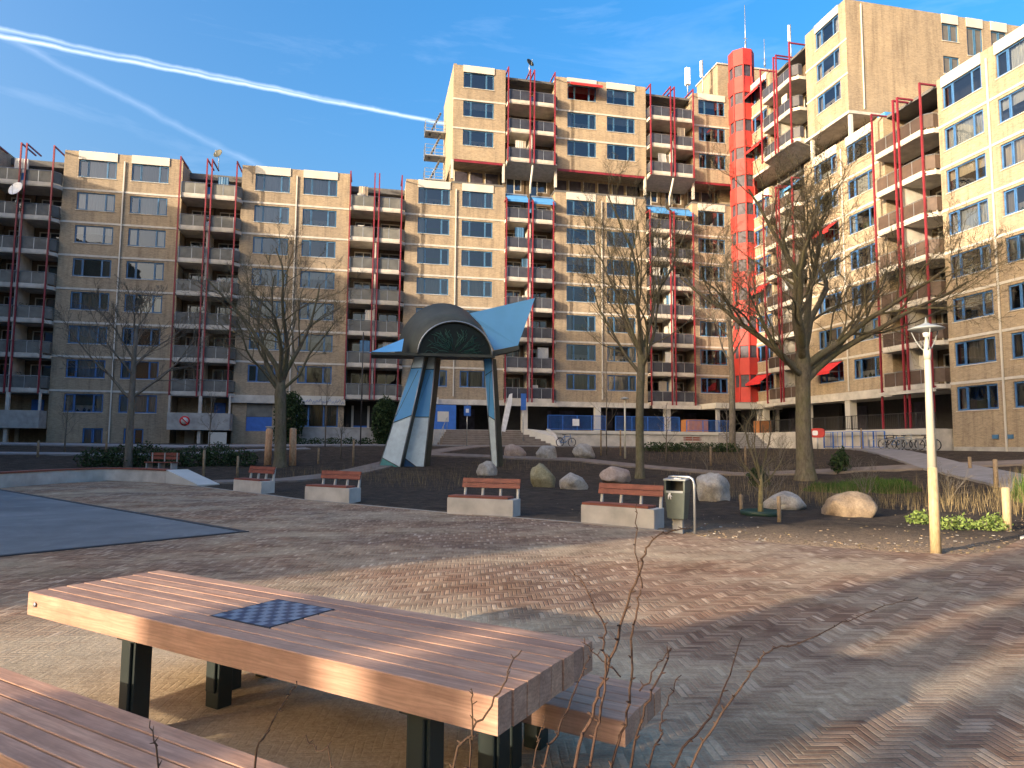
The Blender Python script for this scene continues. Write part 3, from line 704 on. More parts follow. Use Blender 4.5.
# ---- left wing (to the left of the sculpture)
Wl = Wing('apartment_building', (0, YF), 0, (-20, 0, 1.3), 'low wing of brick flats on the left, with a no parking sign on its balcony')
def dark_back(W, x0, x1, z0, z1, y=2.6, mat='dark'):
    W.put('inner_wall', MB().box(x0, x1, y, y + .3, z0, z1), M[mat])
b0, b1 = -30.2, -25.3
block(Wl, -25.35, -16.2, BLV, (-22.8, -18.75), 1.0, 25.78, pipe=-20.75, extra=[(-22.75, 1.2, 1.5, 1.5), (-19.7, 1.2, 1.5, 1.5)], sides=12)
block(Wl, -11.4, -2.2, BLV[1:], (-8.83, -4.78), K(0) - .1, 25.78, pipe=-6.8, sides=12)
block(Wl, -39.6, -30.3, BLV, (-37, -32.9), 1.0, 25.78, pipe=-34.9, sides=12)
for x0 in (-30.25, -16.15, -2.15):
    bay(Wl, x0, LEV[:-1], K(6) + 1.6 + .9, 'para_grey', w=BW_, zpost=25.7)
    mb = MB(); mb.box(x0, x0 + BW_, 1.75, 12, K(6) + .0, K(6) + .35, 0); mb.box(x0, x0 + BW_, 4.5, 12, K(6) + .3, 25.6, 1)
    Wl.put('roof_terrace', mb, [M['roof'], M['white']])
    # pale top slab with its own parapet
    sl, pa, ra, di, ba, bp, cl = bay_kit(BW_, .85, 1.6, 'para_grey')
    o = Wl.inst('balcony', sl, (x0, 0, K(6))); inst('parapet', pa, o); inst('railing', ra, o); clutter(cl, o, n=2)
    mb = MB(); mb.box(x0, x0 + 2.2, 3.0, 3.1, K(6) + .3, K(6) + 2.1, 0); mb.box(x0 + 2.6, x0 + BW_, 3.0, 3.1, K(6) + .3, K(6) + 2.0, 1)
    Wl.put('roof_screen', mb, [M['awning_blue'], M['white']])
# lowest storeys of the balcony bays: pale solid fronts over a dark recess
def base_bay(W, x0, w=BW_, door='white'):
    mb = MB(); mb.box(x0 + .05, x0 + w - .05, -1.35, -1.2, K(-1) - .3, K(-1) + 1.1); mb.box(x0 + .05, x0 + .2, -1.2, -.05, K(-1) - .3, K(-1) + 1.1); mb.box(x0 + w - .2, x0 + w - .05, -1.2, -.05, K(-1) - .3, K(-1) + 1.1)
    mb.box(x0 + .2, x0 + w - .2, -1.2, 1.6, K(-1) - .3, K(-1) - .05); W.put('balcony_front', mb, M['concrete_grey'])
    mb = MB(); mb.box(x0 + .02, x0 + w - .02, 1.7, 1.9, 1.0, K(0) - .3, 0); mb.box(x0 + w / 2 - .12, x0 + w / 2 + .12, -1.1, -.86, 1.2, K(0) - .3, 1)
    mb.box(x0 + .05, x0 + .2, -1.25, -1.1, K(-1) + 1.1, K(0) - .29, 1); mb.box(x0 + w - .2, x0 + w - .05, -1.25, -1.1, K(-1) + 1.1, K(0) - .29, 1)
    W.put_each('recess', mb, [M['brick_dark'], M['concrete']])
    mb = MB(); mb.box(x0 + .7, x0 + 1.5, 1.62, 1.69, 1.3, 2.6, 0); mb.box(x0 + 1.9, x0 + 2.2, 1.6, 1.69, 1.3, 2.62, 0); mb.box(x0 + 3.0, x0 + 3.9, 1.6, 1.69, K(-1), K(-1) + 2.1, 1)
    W.put_each('door', mb, [M[door], M['blue_paint']])
base_bay(Wl, -30.25); base_bay(Wl, -16.15)
mb = MB(); mb.box(-12.9, -11.5, -1.3, -1.2, 1.35, 2.45); Wl.put('garage_panel', mb, M['white'])
# no-parking roundel on the pale balcony front
mb = MB(); Mx = Matrix.Translation((-14.75, -1.36, 3.35)) @ Matrix.Rotation(R(90), 4, 'X'); mb.lathe([(.40, 0), (.40, .03), (.001, .03)], 20, 0, Mx)
mb.lathe([(.28, .031), (.28, .04), (.001, .04)], 20, 1, Mx); mb.box(-.3, .3, -.05, .05, .041, .05, 0, Mx @ Matrix.Rotation(R(-45), 4, 'Z')); Wl.put('round_sign', mb, [M['awning_red'], M['white']])
# shops under the second block
mb = wall_mb(-11.4, -2.2, 1.0, K(0) - .1, [(-10.25, -8.15, 2.6, 5.0), (-6.2, -2.7, 3.0, 5.0)], 0.0)
Wl.put('wall', mb, [M['brick'], M['dark']])
mb = MB(); mb.box(-11.5, -6.4, -.35, -.02, K(0) - .75, K(0) - .08, 0); mb.box(-6.4, -2.1, -.4, -.02, K(0) - .8, K(0) - .04, 1)
for i in range(15):
    x = -6.2 + i * .27; z = K(0) - .62 + .1 * math.sin(i * 2.1); mb.tube([(x, -.41, z), (x + .12, -.41, z + .22), (x + .22, -.41, z + .02)], .02, 4, 2)
Wl.put('shop_fascia', mb, [M['concrete'], M['white'], M['blue_paint']])
mb = MB(); mb.box(-10.25, -8.15, .08, .16, 2.6, 3.8, 0); mb.box(-10.25, -8.15, .07, .15, 3.82, 4.95, 1); mb.box(-10.25, -8.15, .05, .17, 4.95, 5.0, 0); Wl.put('door', mb, [M['blue_paint'], M['para_grey']])
window(Wl, -6.2, 3.0, 3.5, 2.0, 0, (.3, .35, .35), 'blue_frame', 1)
mb = MB(); mb.box(-2.15, 2.75, 1.7, 1.9, 1.0, K(0) - .3, 0); mb.box(-1.6, -1.4, 1.55, 1.69, 2.9, 5.0, 1); mb.box(-.2, 0, 1.55, 1.69, 2.9, 5.0, 1); mb.box(-1.4, -.2, 1.6, 1.69, 2.9, 3.2, 2); Wl.put('shop_front', mb, [M['dark'], M['white'], M['blue_paint']])
dish(Wl, -28.0, -1.5, 21.6, .62, yaw=-.4); dish(Wl, -13.1, -1.3, 26.0, .42, True)
mb = MB(); mb.box(-40, 2.75, 12, 14, 1.0, 25.6); mb.box(-40, 2.75, 2.2, 12.0, 25.0, 25.5); Wl.put('roof', mb, M['roof'])
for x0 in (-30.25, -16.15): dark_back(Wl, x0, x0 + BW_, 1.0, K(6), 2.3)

# ---- centre (behind and to the right of the sculpture), taller, upper floors jutting out
Wc = Wing('apartment_building', (0, YF), 0, (18, 0, 1.3), 'tall middle block of brick flats with jutting upper storeys behind the sculpture')
block(Wc, 2.75, 12.0, BLV[1:], (5.33, 9.38), K(0) - .1, 25.78, pipe=7.35, sides=7)
block(Wc, 16.85, 26.1, BLV[1:], (19.45, 23.5), K(0) - .1, 25.78, pipe=21.5, sides=7)
block(Wc, 31.0, 36.04, BLV[1:], (33.1,), K(0) - .1, 25.78, sides=7)
for (a, b) in ((2.75, 12.0), (16.85, 26.1), (31.0, 36.04)):
    mb = MB(); mb.box(a - .05, b + .05, -.30, -.02, K(0) - .55, K(0) - .08); Wc.put('fascia', mb, M['concrete'])
HI = [9, 10, 11]; YH = -.4
for (a, b, cols) in ((6.9, 11.85, (9.3,)), (16.8, 26.0, (19.4, 23.4)), (31.0, 36.0, (33.1,))):
    block(Wc, a, b, HI, cols, K(8) - .2, 37.05, y=YH, sides=8, pipe=None, dz=.13)
    # recessed storey underneath
    mb = MB(); mb.box(a, b, 1.9, 2.1, K(7) - .3, K(8) - .2, 0); 
    for i in range(int((b - a) / 1.5)): x = a + .5 + i * 1.5; mb.box(x, x + 1.2, 1.84, 1.89, K(7) + .3, K(8) - .45, 1); mb.box(x - .06, x, 1.8, 1.89, K(7) + .25, K(8) - .4, 2)
    mb.box(a - .1, a + .12, -.35, -.13, K(7) + .75, K(8) - .2, 2); mb.box(b - .2, b, -.35, -.13, K(7) + .75, K(8) - .2, 2)
    Wc.put('gallery', mb, [M['brick_dark'], M['louver'], M['white']])
    mb = MB(); mb.box(a + .2, b - .2, YH + .02, YH + .1, K(8) - .42, K(8) - .2); Wc.put('sunblind', mb, M['red_steel'])
    mb = MB(); mb.box(a, b, -.02, 7, 25.75, 25.95); Wc.put('roof_terrace', mb, M['roof'])
for x0 in (12.0 - .05, 26.1):
    bay(Wc, x0, LEV[:-1], 25, 'para_dark', w=BW_, open_top=False, zpost=K(6) + 1.9)
    sl, pa, ra, di, ba, bp, cl = bay_kit(BW_, .85, 1.6, 'para_dark')
    o = Wc.inst('balcony', sl, (x0, 0, K(6))); inst('parapet', pa, o); inst('railing', ra, o); clutter(cl, o, n=2)
    b = Wc.inst('back_wall', ba, (x0, 0, K(6))); inst('pane', bp, b)
    b = Wc.inst('back_wall', ba, (x0, 0, K(7))); inst('pane', bp, b)
    awning(Wc, x0 + .15, x0 + 2.2, K(6) + 2.75, .5, 1.3, .9, 'awning_blue', 'bright blue awning'); awning(Wc, x0 + 2.7, x0 + 4.75, K(6) + 2.7, .5, 1.3, .9, 'awning_blue', 'bright blue awning')
    bay(Wc, x0, [8, 9], 25, 'para_dark', w=BW_, open_top=True, y=YH, zpost=36.9)
    o = Wc.inst('balcony', sl, (x0, YH, K(10))); inst('parapet', pa, o); inst('railing', ra, o)
    b = Wc.inst('back_wall', ba, (x0, YH + .3, K(10))); inst('pane', bp, b)
    mb = MB(); mb.box(x0, x0 + BW_, YH + .6, 7, K(11) + .0, K(11) + .22); Wc.put('roof', mb, M['roof'])
    # sloping underside and white prop
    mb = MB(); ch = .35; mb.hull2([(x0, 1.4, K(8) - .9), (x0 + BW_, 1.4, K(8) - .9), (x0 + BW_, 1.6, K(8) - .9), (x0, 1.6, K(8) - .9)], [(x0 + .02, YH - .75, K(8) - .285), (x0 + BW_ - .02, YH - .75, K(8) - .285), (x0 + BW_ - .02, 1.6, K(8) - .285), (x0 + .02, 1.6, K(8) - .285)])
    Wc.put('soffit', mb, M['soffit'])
    mb = MB(); mb.tube([(x0 + BW_ / 2, YH - .65, K(8) - .4), (x0 + BW_ / 2, -.1, K(7) + .8), (x0 + BW_ / 2, -.1, K(7) + .0)], .1, 8); Wc.put('prop', mb, M['white'])
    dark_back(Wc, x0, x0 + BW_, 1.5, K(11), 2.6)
    mb = MB(); mb.box(x0, x0 + BW_, -1.25, -1.1, K(0) - .62, K(0) - .28); Wc.put('fascia', mb, M['concrete'])
# side wall of the tall part (sunlit), roof, back
mb = MB(); mb.box(6.905, 7.2, YH + .004, 8.2, K(8) - .19, 37.14); Wc.put('wall', mb, M['brick'])
mb = MB(); mb.box(7.2, 34, 7.6, 8.4, 20, 36.9); mb.box(7.2, 34, 1.2, 7.6, 36.3, 36.6); Wc.put('roof', mb, M['roof'])
awning(Wc, 17.9, 21.1, K(11) + .05, YH, 1.25, .62, 'awning_red', 'red awning below the roof edge')
dish(Wc, 14.0, YH - .7, 37.6, .42, True, .5)
# undercroft
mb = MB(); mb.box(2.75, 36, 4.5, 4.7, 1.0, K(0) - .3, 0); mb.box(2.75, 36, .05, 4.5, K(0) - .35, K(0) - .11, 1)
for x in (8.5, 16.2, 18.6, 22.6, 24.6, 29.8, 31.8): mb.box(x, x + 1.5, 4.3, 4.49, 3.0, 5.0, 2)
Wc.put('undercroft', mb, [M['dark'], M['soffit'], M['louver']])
for x in (13.9, 20.93, 27.95):
    mb = MB(); mb.box(x - .27, x + .27, -.5, .04, 2.9, K(0) - .56); Wc.put('column', mb, M['white'])
mb = MB(); mb.box(2.8, 5.4, .4, .6, 2.0, K(0) - .6, 0); mb.box(5.5, 7.55, -.8, .35, 1.5, K(0) - .62, 1); mb.box(5.9, 6.9, -.84, -.8, 3.6, 4.5, 2); mb.box(4.2, 6.0, -.5, -.35, K(0) - .55, K(0) + .05, 2)
Wc.put('shop_front', mb, [M['brick_dark'], M['blue_paint'], M['white']])
mb = MB(); mb.box(29.3, 31.2, -2.2, -.4, 2.9, 4.1); mb.box(35.4, 36.6, -4.0, -3.0, 2.9, 4.0); Wc.put_each('planter_wall', mb, plain('orange_brick', (.42, .17, .06), .9))

# fire escape on the side of the tall part
mb = MB()
for z in (28.1, 30.6, 33.1):
    mb.box(4.8, 6.88, 63.0 + 4.2, 63 + 5.8, z, z + .12)
    for xx, yy in ((4.82, 67.25), (4.82, 68.75), (6.8, 67.25), (5.8, 67.25)): mb.box(xx - .03, xx + .03, yy - .03, yy + .03, z + .1, z + 1.2)
    for h in (.4, .8, 1.2): mb.box(4.8, 6.88, 67.22, 67.27, z + h - .03, z + h); mb.box(4.79, 4.83, 67.2, 68.8, z + h - .03, z + h)
    if z < 33: mb.tube([(5.2, 67.6, z), (6.4, 67.6, z + 2.5)], .03, 4); mb.tube([(5.2, 68.2, z), (6.4, 68.2, z + 2.5)], .03, 4)
    for i in range(9): mb.box(5.2 + i * .13, 5.4 + i * .13, 67.6, 68.2, z + i * .28, z + i * .28 + .03)
tag(mb.build('fire_escape', M['steel']), 'grey steel fire escape stair on the side of the tall block', 'fire escape')

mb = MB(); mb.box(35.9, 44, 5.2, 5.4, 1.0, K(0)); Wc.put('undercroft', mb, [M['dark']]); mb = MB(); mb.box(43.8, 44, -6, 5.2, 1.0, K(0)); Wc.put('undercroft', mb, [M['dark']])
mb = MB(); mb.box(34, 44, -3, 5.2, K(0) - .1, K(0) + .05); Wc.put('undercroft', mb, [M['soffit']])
# ---- red stair tower in the corner
tw = empty('stair_tower', (35.7, 59.9, 2.9), 0, 'slim bright red stair tower with dark window bands in the corner of the flats', 'stair tower')
NS = 8; TR = 1.25
def ring(z0, z1, r, mi, mb):
    P = [(r * math.cos(2 * math.pi * (k + .5) / NS), r * math.sin(2 * math.pi * (k + .5) / NS)) for k in range(NS)]; mb.prism(P, z0 - 2.9, z1 - 2.9, mi)
ring(2.9, K(-1) + 2.2, .7, 0, mb := MB()); mb.build('core', M['dark'], tw)
for i in range(13):
    z = K0 - .1 + i * FH
    if z > 39: continue
    mb = MB(); ring(z, z + 1.62, TR, 0, mb)
    for k in range(NS):
        a = 2 * math.pi * (k + .5) / NS; mb.box(-.05, .05, -.05, .05, z - 2.9 + .01, z - 2.9 + 1.61, 0, Matrix.Translation((TR * 1.005 * math.cos(a), TR * 1.005 * math.sin(a), 0)) @ Matrix.Rotation(a, 4, 'Z'))
    mb.build('red_panel_band', M['red_panel'], tw)
    mb = MB(); ring(z + 1.62, min(z + FH, 40.2), TR - .12, 0, mb)
    for k in range(NS):
        a = 2 * math.pi * (k + .5) / NS; mb.box(-.06, .06, -.06, .06, z - 2.9 + 1.62, z - 2.9 + FH, 1, Matrix.Translation(((TR - .08) * math.cos(a), (TR - .08) * math.sin(a), 0)) @ Matrix.Rotation(a, 4, 'Z'))
    mb.build('window_band', [M['louver'], M['red_panel']], tw)
mb = MB(); ring(K0 - .1 + 12 * FH + .004, 40.9, TR, 0, mb); mb.build('top_band', M['red_panel'], tw)
mb = MB(); mb.box(-4.6, 2.2, -2.2, 1.2, K0 - .62 - 2.9, K0 - .12 - 2.9); mb.build('canopy', M['white'], tw)
mb = MB()
for x in (-4.2, 0, 1.9): mb.box(x - .15, x + .15, -1.9, -1.6, 0, K0 - .62 - 2.9)
mb.build_each('canopy_post', M['concrete_grey'], tw)

# penthouse behind the tower
ph = empty('penthouse', (39, 64, 26), 0, 'blank brick lift house standing above the roofs behind the red tower', 'lift house')
mb = MB(); mb.box(-4.3, 6, -1.2, 3.4, 0, 15.4); mb.build('wall', M['brick'], ph); mb = MB(); mb.box(-4.4, 6.1, -1.3, 3.5, 15.403, 15.55); mb.build('roof', M['concrete'], ph)
mb = MB(); mb.box(-4.38, -4.3, .6, 1.5, 8.5, 11.5); mb.build('door', M['white'], ph)

# ---- right wing
Wr = Wing('apartment_building', (36.06, 0), R(-90), (-40, 0, 1.3), 'right hand wing of brick flats seen at a slant, with a blank upper end wall')
def wy(Y): return -Y          # world Y -> local x
fr_r = lambda k: 'blue_frame'
block(Wr, wy(36.75), wy(19.5), BLV, (wy(34.9), wy(31.0), wy(26.2), wy(22.2)), 1.0, 25.78, frames=fr_r, pipe=wy(33.0), sides=9)
block(Wr, wy(50.85), wy(41.6), BLV[1:], (wy(48.15), wy(44.1)), K(0) - .1, 25.78, frames=fr_r, pipe=wy(46.1), sides=9)
block(Wr, wy(61.0), wy(55.75), BLV[1:], (wy(57.6),), K(0) - .1, 25.78, frames=fr_r, sides=9)
block(Wr, wy(50.2), wy(45.1), HI, (wy(47.4),), K(8) - .2, 37.05, frames=fr_r, sides=5, dz=.1)
block(Wr, wy(61.0), wy(55.6), HI, (wy(57.6),), K(8) - .2, 37.05, frames=fr_r, sides=5, dz=.1)
for Y, lv in ((41.6, LEV[:-1]), (55.7, LEV[:-1])):
    x0 = wy(Y)
    bay(Wr, x0, lv, 25, 'para_brown', w=BW_ - .05, open_top=(Y < 50), zpost=25.75 if Y < 50 else K(6) + 2.3)
    sl, pa, ra, di, ba, bp, cl = bay_kit(BW_ - .05, .85, 1.6, 'para_brown')
    o = Wr.inst('balcony', sl, (x0, 0, K(6))); inst('parapet', pa, o); inst('railing', ra, o); clutter(cl, o, n=2)
    b = Wr.inst('back_wall', ba, (x0, .3, K(6))); inst('pane', bp, b)
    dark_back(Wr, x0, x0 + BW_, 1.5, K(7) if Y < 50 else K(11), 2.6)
    mb = MB(); mb.box(x0, x0 + BW_ - .05, -1.25, -1.1, K(0) - .5, K(0) - .28); Wr.put('fascia', mb, M['concrete'])
x0 = wy(55.6)
awning(Wr, x0 + 2.8, x0 + 4.6, K(6) + 2.6, .5, 1.3, .9, 'awning_blue', 'bright blue awning')
bay(Wr, x0, [8, 9], 25, 'para_dark', w=BW_, open_top=True, zpost=36.9)
sl, pa, ra, di, ba, bp, cl = bay_kit(BW_, .85, 1.6, 'para_dark')
o = Wr.inst('balcony', sl, (x0, 0, K(10))); inst('parapet', pa, o); inst('railing', ra, o); b = Wr.inst('back_wall', ba, (x0, .3, K(10))); inst('pane', bp, b)
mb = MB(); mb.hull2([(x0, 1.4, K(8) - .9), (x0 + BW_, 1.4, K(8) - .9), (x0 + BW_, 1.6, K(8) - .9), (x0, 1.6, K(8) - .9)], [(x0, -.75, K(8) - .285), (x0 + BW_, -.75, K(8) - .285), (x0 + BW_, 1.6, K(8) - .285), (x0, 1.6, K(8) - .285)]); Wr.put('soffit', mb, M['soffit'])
mb = MB(); mb.box(x0, x0 + BW_, .6, 7, K(11), K(11) + .22); Wr.put('roof', mb, M['roof'])
# end wall of the upper storeys, facing the square
e0 = wy(45.1)
holes = [(8.95, 10.5, K(11) - .24 - 1.5, K(11) - .24), (8.95, 10.5, K(10) - .24 - 1.5, K(10) - .24), (11.35, 12.9, K(10) + .1, K(11) - .24), (13.75, 15.3, K(11) - 1.74, K(11) - .24), (13.75, 15.3, K(10) - 1.74, K(10) - .24)]
mb = wall_mb(0.02, 19, K(8) - .2, 37.05, holes, 0, back=.8)
Mr = Matrix.Translation((e0 + .003, 0, 0)) @ Matrix.Rotation(R(90), 4, 'Z')
mb.v = [tuple(Mr @ Vector(v)) for v in mb.v]
Wr.put('wall', mb, [M['brick'], M['dark']])
for a, b, c, d in holes:
    f, p_, s_, cs = win_kit(b - a, d - c, (.5, .5), 'teal_frame')
    o = Wr.inst('window', f, Mr @ Vector((a, 0, c))); o.rotation_euler = (0, 0, R(90)); inst('pane', p_, o); inst('sill', s_, o); inst('curtain', random.choice(cs[:2]), o)
mb = MB()
for a, b in ((8.95, 10.5), (11.35, 12.9), (13.75, 15.3)): mb.box(a - .03, b + .03, -.05, .02, K(11) - .236, 37.07)
mb.box(1.35, 1.42, -.08, -.003, K(8), 36.8)
mb.v = [tuple(Mr @ Vector(v)) for v in mb.v]; Wr.put_each('parapet_panel', mb, M['white'])
mb = MB(); mb.box(wy(61), wy(45.2), 5.2, 19, K(8) - .3, 36.9, 0); mb.box(wy(61), wy(45.1), .01, 5.19, K(8) - .45, K(8) - .21, 1); mb.box(wy(61), wy(45.2), 4.9, 19, 36.9, 37.1, 0)
Wr.put('roof', mb, [M['roof'], M['concrete']])
# recessed storey under the overhang
mb = MB(); mb.box(wy(61), wy(47.2), 2.4, 2.6, K(7) - .3, K(8) - .45, 0)
for i in range(7): x = wy(60) + 1.8 * i; mb.box(x, x + 1.4, 2.32, 2.39, K(7) + .25, K(8) - .6, 1); mb.box(x - .1, x, 2.3, 2.39, K(7) + .2, K(8) - .6, 2)
for Y in (45.3, 50.0): mb.box(wy(Y) - .12, wy(Y) + .12, .15, .4, K(7), K(8) - .45, 2)
mb.box(wy(47), wy(45.2), 2.6, 12, K(7) - .3, K(8) - .45, 0)
Wr.put('gallery', mb, [M['brick_dark'], M['louver'], M['white']])
mb = MB(); mb.box(wy(61), wy(19.5), .3, 19, 25.55, 25.75); Wr.put('roof_terrace', mb, M['roof'])
mb = MB(); mb.box(wy(44.0), wy(43.2), 1.6, 3.5, 25.76, 27.0); mb.box(wy(40.6), wy(39.4), 3, 4.5, 25.76, 27.3); Wr.put('roof_screen', mb, M['awning_blue'])
mb = MB(); mb.box(wy(61), wy(41.5), -.22, -.02, K(0) - .5, K(0) + .12, 0); mb.box(wy(61), wy(36.8), 3.4, 3.6, 1.2, K(0) - .3, 1); mb.box(wy(61), wy(36.8), -.0, 3.4, K(0) - .4, K(0) - .12, 2)
for Y in (59, 56, 53, 50, 43.5, 40.6, 38.6): mb.box(wy(Y), wy(Y) + 1.6, 3.3, 3.39, 3.0, 5.0, 3)
Wr.put('undercroft', mb, [M['concrete'], M['dark'], M['soffit'], M['louver']])
for Y in (51.6, 46.3, 58):
    mb = MB(); mb.box(wy(Y) - .28, wy(Y) + .28, -.1, .5, 2.9, K(0) - .42); Wr.put('column', mb, M['white'])
for x in (.0, BW_ * .465 - .2, BW_ * .465 + .2, BW_ - .45):    # the frames of this bay run down to the plinth
    mb = MB(); mb.box(wy(41.6) + x - .055, wy(41.6) + x + .055, -1.005, -.895, 2.9, K(0) - .36); Wr.put('steel_frame', mb, M['red_steel'])
awning(Wr, wy(49.6), wy(46.8), K(1) - .15, 0, 1.2, .85); awning(Wr, wy(49.6), wy(46.8), K(5) - .15, 0, .9, .75)
awning(Wr, wy(58.9), wy(56.4), K(1) - .15, 0, 1.2, .85); awning(Wr, wy(58.9), wy(56.4), K(11) - .1, 0, .8, .7); awning(Wr, wy(58.9), wy(56.4), K(9) - .1, 0, .8, .7); awning(Wr, wy(58.9), wy(56.4), K(4) - .1, 0, .8, .7)
for Y, z in ((33.75, 2.35), (32.8, 2.35)):
    mb = MB(); mb.box(wy(Y) - .2, wy(Y) + .2, -.06, -.004, z - .12, z + .12); Wr.put('vent', mb, M['teal_frame'])
mb = MB(); mb.box(wy(36.75), wy(19.5), -.04, -.002, 1.2, 1.75); Wr.put('plinth', mb, M['concrete_grey'])

# antennas on the roofs
def antenna(x, y, z, h, panel, label):
    r = empty('antenna', (x, y, z), 0, label, 'antenna'); mb = MB(); mb.tube([(0, 0, 0), (0, 0, h)], .06 if panel else .035, 6); mb.build('mast', M['steel'], r)
    if panel:
        for a in panel: mb = MB(); mb.box(-.16, .16, .1, .28, -.9, .9, 0, Matrix.Translation((0, 0, h - .9)) @ Matrix.Rotation(a, 4, 'Z')); bev(mb.build('panel', M['white_plastic'], r), .03)
    else:
        mb = MB(); mb.box(-.25, .25, -.02, .02, h * .3, h * .3 + .05); mb.tube([(0, 0, h * .05), (.0, 0, h * .25)], .09, 6); mb.build('bracket', M['steel'], r)
antenna(36.6, 60.5, 41.5, 5.2, None, 'tall thin whip mast rising from the top of the red tower')
antenna(31.2, 62.6, 37.0, 3.4, (0, 2.1, 4.2), 'triple panel phone antenna furthest left on the roof')
antenna(33.2, 63.2, 37.0, 4.9, (0,), 'single white panel phone antenna left of the red tower')
antenna(42.8, 62, 41.5, 4.9, (0,), 'white panel phone antenna right of the red tower')
antenna(40.0, 62.5, 41.5, 3.2, None, 'short thin mast on the lift house roof')

# off to the left and behind: the other wings of the court, whose shadows lie on the square
Ww = empty('apartment_building', (-41, 25, 0), 0, 'brown brick wing of flats beyond the left edge of the square', 'apartment building')
mb = MB()
mb.box(-10, 0, 20, 45, 0, 27.3); mb.box(-10, 0, 5, 19.99, 0, 25.4); mb.box(-10, -.0, -15, 4.99, 0, 28.3); mb.box(-10, 0, -34.2, -15.01, 0, 32); mb.build('wall', M['brick'], Ww)
mb = MB()
for z in range(2, 22, 3): mb.box(.01, .06, -32, 44, z, z + 1.5)
mb.build_each('window_band', M['teal_frame'], Ww)
Ws = empty('apartment_building', (-34, -24, 0), 0, 'brown brick block of flats behind the camera', 'apartment building')
mb = MB(); mb.box(-12, 8, -50, 3.9, 0, 24); mb.build('wall', M['brick'], Ws)
for y0_, y1_, lab in ((-7.5, -7.22, 'narrowest brick pier'), (-6.72, -6.3, 'narrow brick pier'), (-5.85, -4.6, 'wide brick pier')):  # unseen piers added to cut the sunlight into stripes on table and paving
    mb = MB(); mb.box(-20.4, -20, y0_, y1_, -.05, 8.2); tag(mb.build('sun_blocker', M['brick']), lab + ' added behind the camera to stripe the sunlight', 'pier')

# ------------------------------------------------------------------ terrace, stairs, railings
mb = MB(); mb.box(15.0, 36, 57.6, 61.3, .8, 2.88); mb.box(34.9, 35.8, 36.9, 57.59, .8, 2.88); mb.box(5.4, 15.0, 58.7, 66.2, .8, 2.88); mb.box(15.0, 36, 61.3, 66.2, .8, 2.87); mb.box(35.8, 39.4, 36.9, 57.59, .8, 2.87)
tag(mb.build('terrace', M['concrete']), 'raised concrete terrace along the foot of the flats', kind='structure')
mb = MB(); mb.box(34.78, 34.9, 36.95, 47.6, 2.5, 2.9); mb.box(15.05, 34.7, 57.5, 57.6, 2.62, 2.9)
tag(mb.build('terrace_edge', M['white']), 'white edge of the raised terrace', kind='structure')
st = empty('staircase', (10, 56.5, 1.4), 0, 'wide dark flight of steps up to the passage under the middle block', 'staircase')
mb = MB()
for i in range(8): mb.box(-4.4 + i * .12, 5.0 - i * .28, -1.9 + i * .5, 2.2, .0 + i * .18 - (.3 if i == 0 else 0), .18 + i * .18)
mb.build('steps', M['path'], st)
mb = MB()
for i in range(8): mb.box(-4.38 + i * .12, 4.98 - i * .28, -1.905 + i * .5, -1.87 + i * .5, .16 + i * .18, .184 + i * .18)
mb.build('nosing', M['kerb'], st)
mb = MB(); mb.hull2([(5.05, -2.4, -.3), (5.05, 1.2, -.3), (5.05, 1.2, 1.6), (5.05, -.9, 1.1), (5.05, -2.4, .2)], [(5.35, -2.4, -.3), (5.35, 1.2, -.3), (5.35, 1.2, 1.6), (5.35, -.9, 1.1), (5.35, -2.4, .2)])
mb.hull2([(2.9, 1.2, 1.0), (5.05, -1.6, -.2), (5.05, -1.5, .9), (2.9, 1.3, 1.65)], [(2.9, 1.5, 1.0), (5.05, 1.4, -.2), (5.05, 1.4, 1.45), (2.9, 1.6, 1.65)])
mb.build('cheek_wall', M['white'], st)
mb = MB(); mb.tube([(-4.5, -1.9, 1.0), (-3.5, 2.0, 2.5)], .03, 5)
for t_ in (0, .5, 1): mb.tube([(-4.5 + t_, -1.9 + 3.9 * t_, 0 + 1.4 * t_), (-4.5 + t_, -1.9 + 3.9 * t_, 1.0 + 1.5 * t_)], .025, 5)
mb.build('handrail', M['grey_metal'], st)

s2 = empty('staircase', (33.4, 56.2, 1.4), 0, 'small flight of pale steps under the red tower in the corner', 'staircase')
mb = MB()
for i in range(8): mb.box(-2.2, 1.6, -1.2 + i * .34, 1.38, .0 + i * .18 - (.3 if i == 0 else 0), .18 + i * .18)
mb.build('steps', M['path_grey'], s2)
mb = MB()
for i in range(8): mb.box(-2.19, 1.59, -1.205 + i * .34, -1.16 + i * .34, .15 + i * .18, .184 + i * .18)
mb.build('nosing', M['concrete_pale'], s2)

def railing(name, p0, p1, z, h, mat, label, cat='railing', bars=.13, postgap=1.5, barmat=None, group=None):
    a, b = Vector(p0), Vector(p1); Lg = (b - a).length; ang = math.atan2(b.y - a.y, b.x - a.x)
    r = empty(name, (a.x, a.y, z), ang, label, cat, group)
    mb = MB(); mb.box(0, Lg, -.025, .025, h - .05, h); mb.box(0, Lg, -.02, .02, .1, .15); mb.build('rail', M[mat], r)
    n = max(1, round(Lg / postgap)); mb = MB()
    for i in range(n + 1): x = Lg * i / n; mb.box(x - .035, x + .035, -.035, .035, 0, h - .052)
    mb.build_each('post', M[mat], r)
    mb = MB(); k = int(Lg / bars)
    for i in range(1, k): x = Lg * i / k; mb.box(x - .012, x + .012, -.012, .012, .15, h - .052)
    mb.build('bars', M[barmat or mat], r); return r
railing('blue_railing', (15.2, 57.75), (20.5, 57.75), 2.88, 1.35, 'blue_paint', 'blue railing on the terrace between the stairs and the second white column', bars=.1)
railing('blue_railing', (21.4, 57.75), (27.5, 57.75), 2.88, 1.35, 'blue_paint', 'blue railing on the terrace behind the tree in the middle', bars=.1)
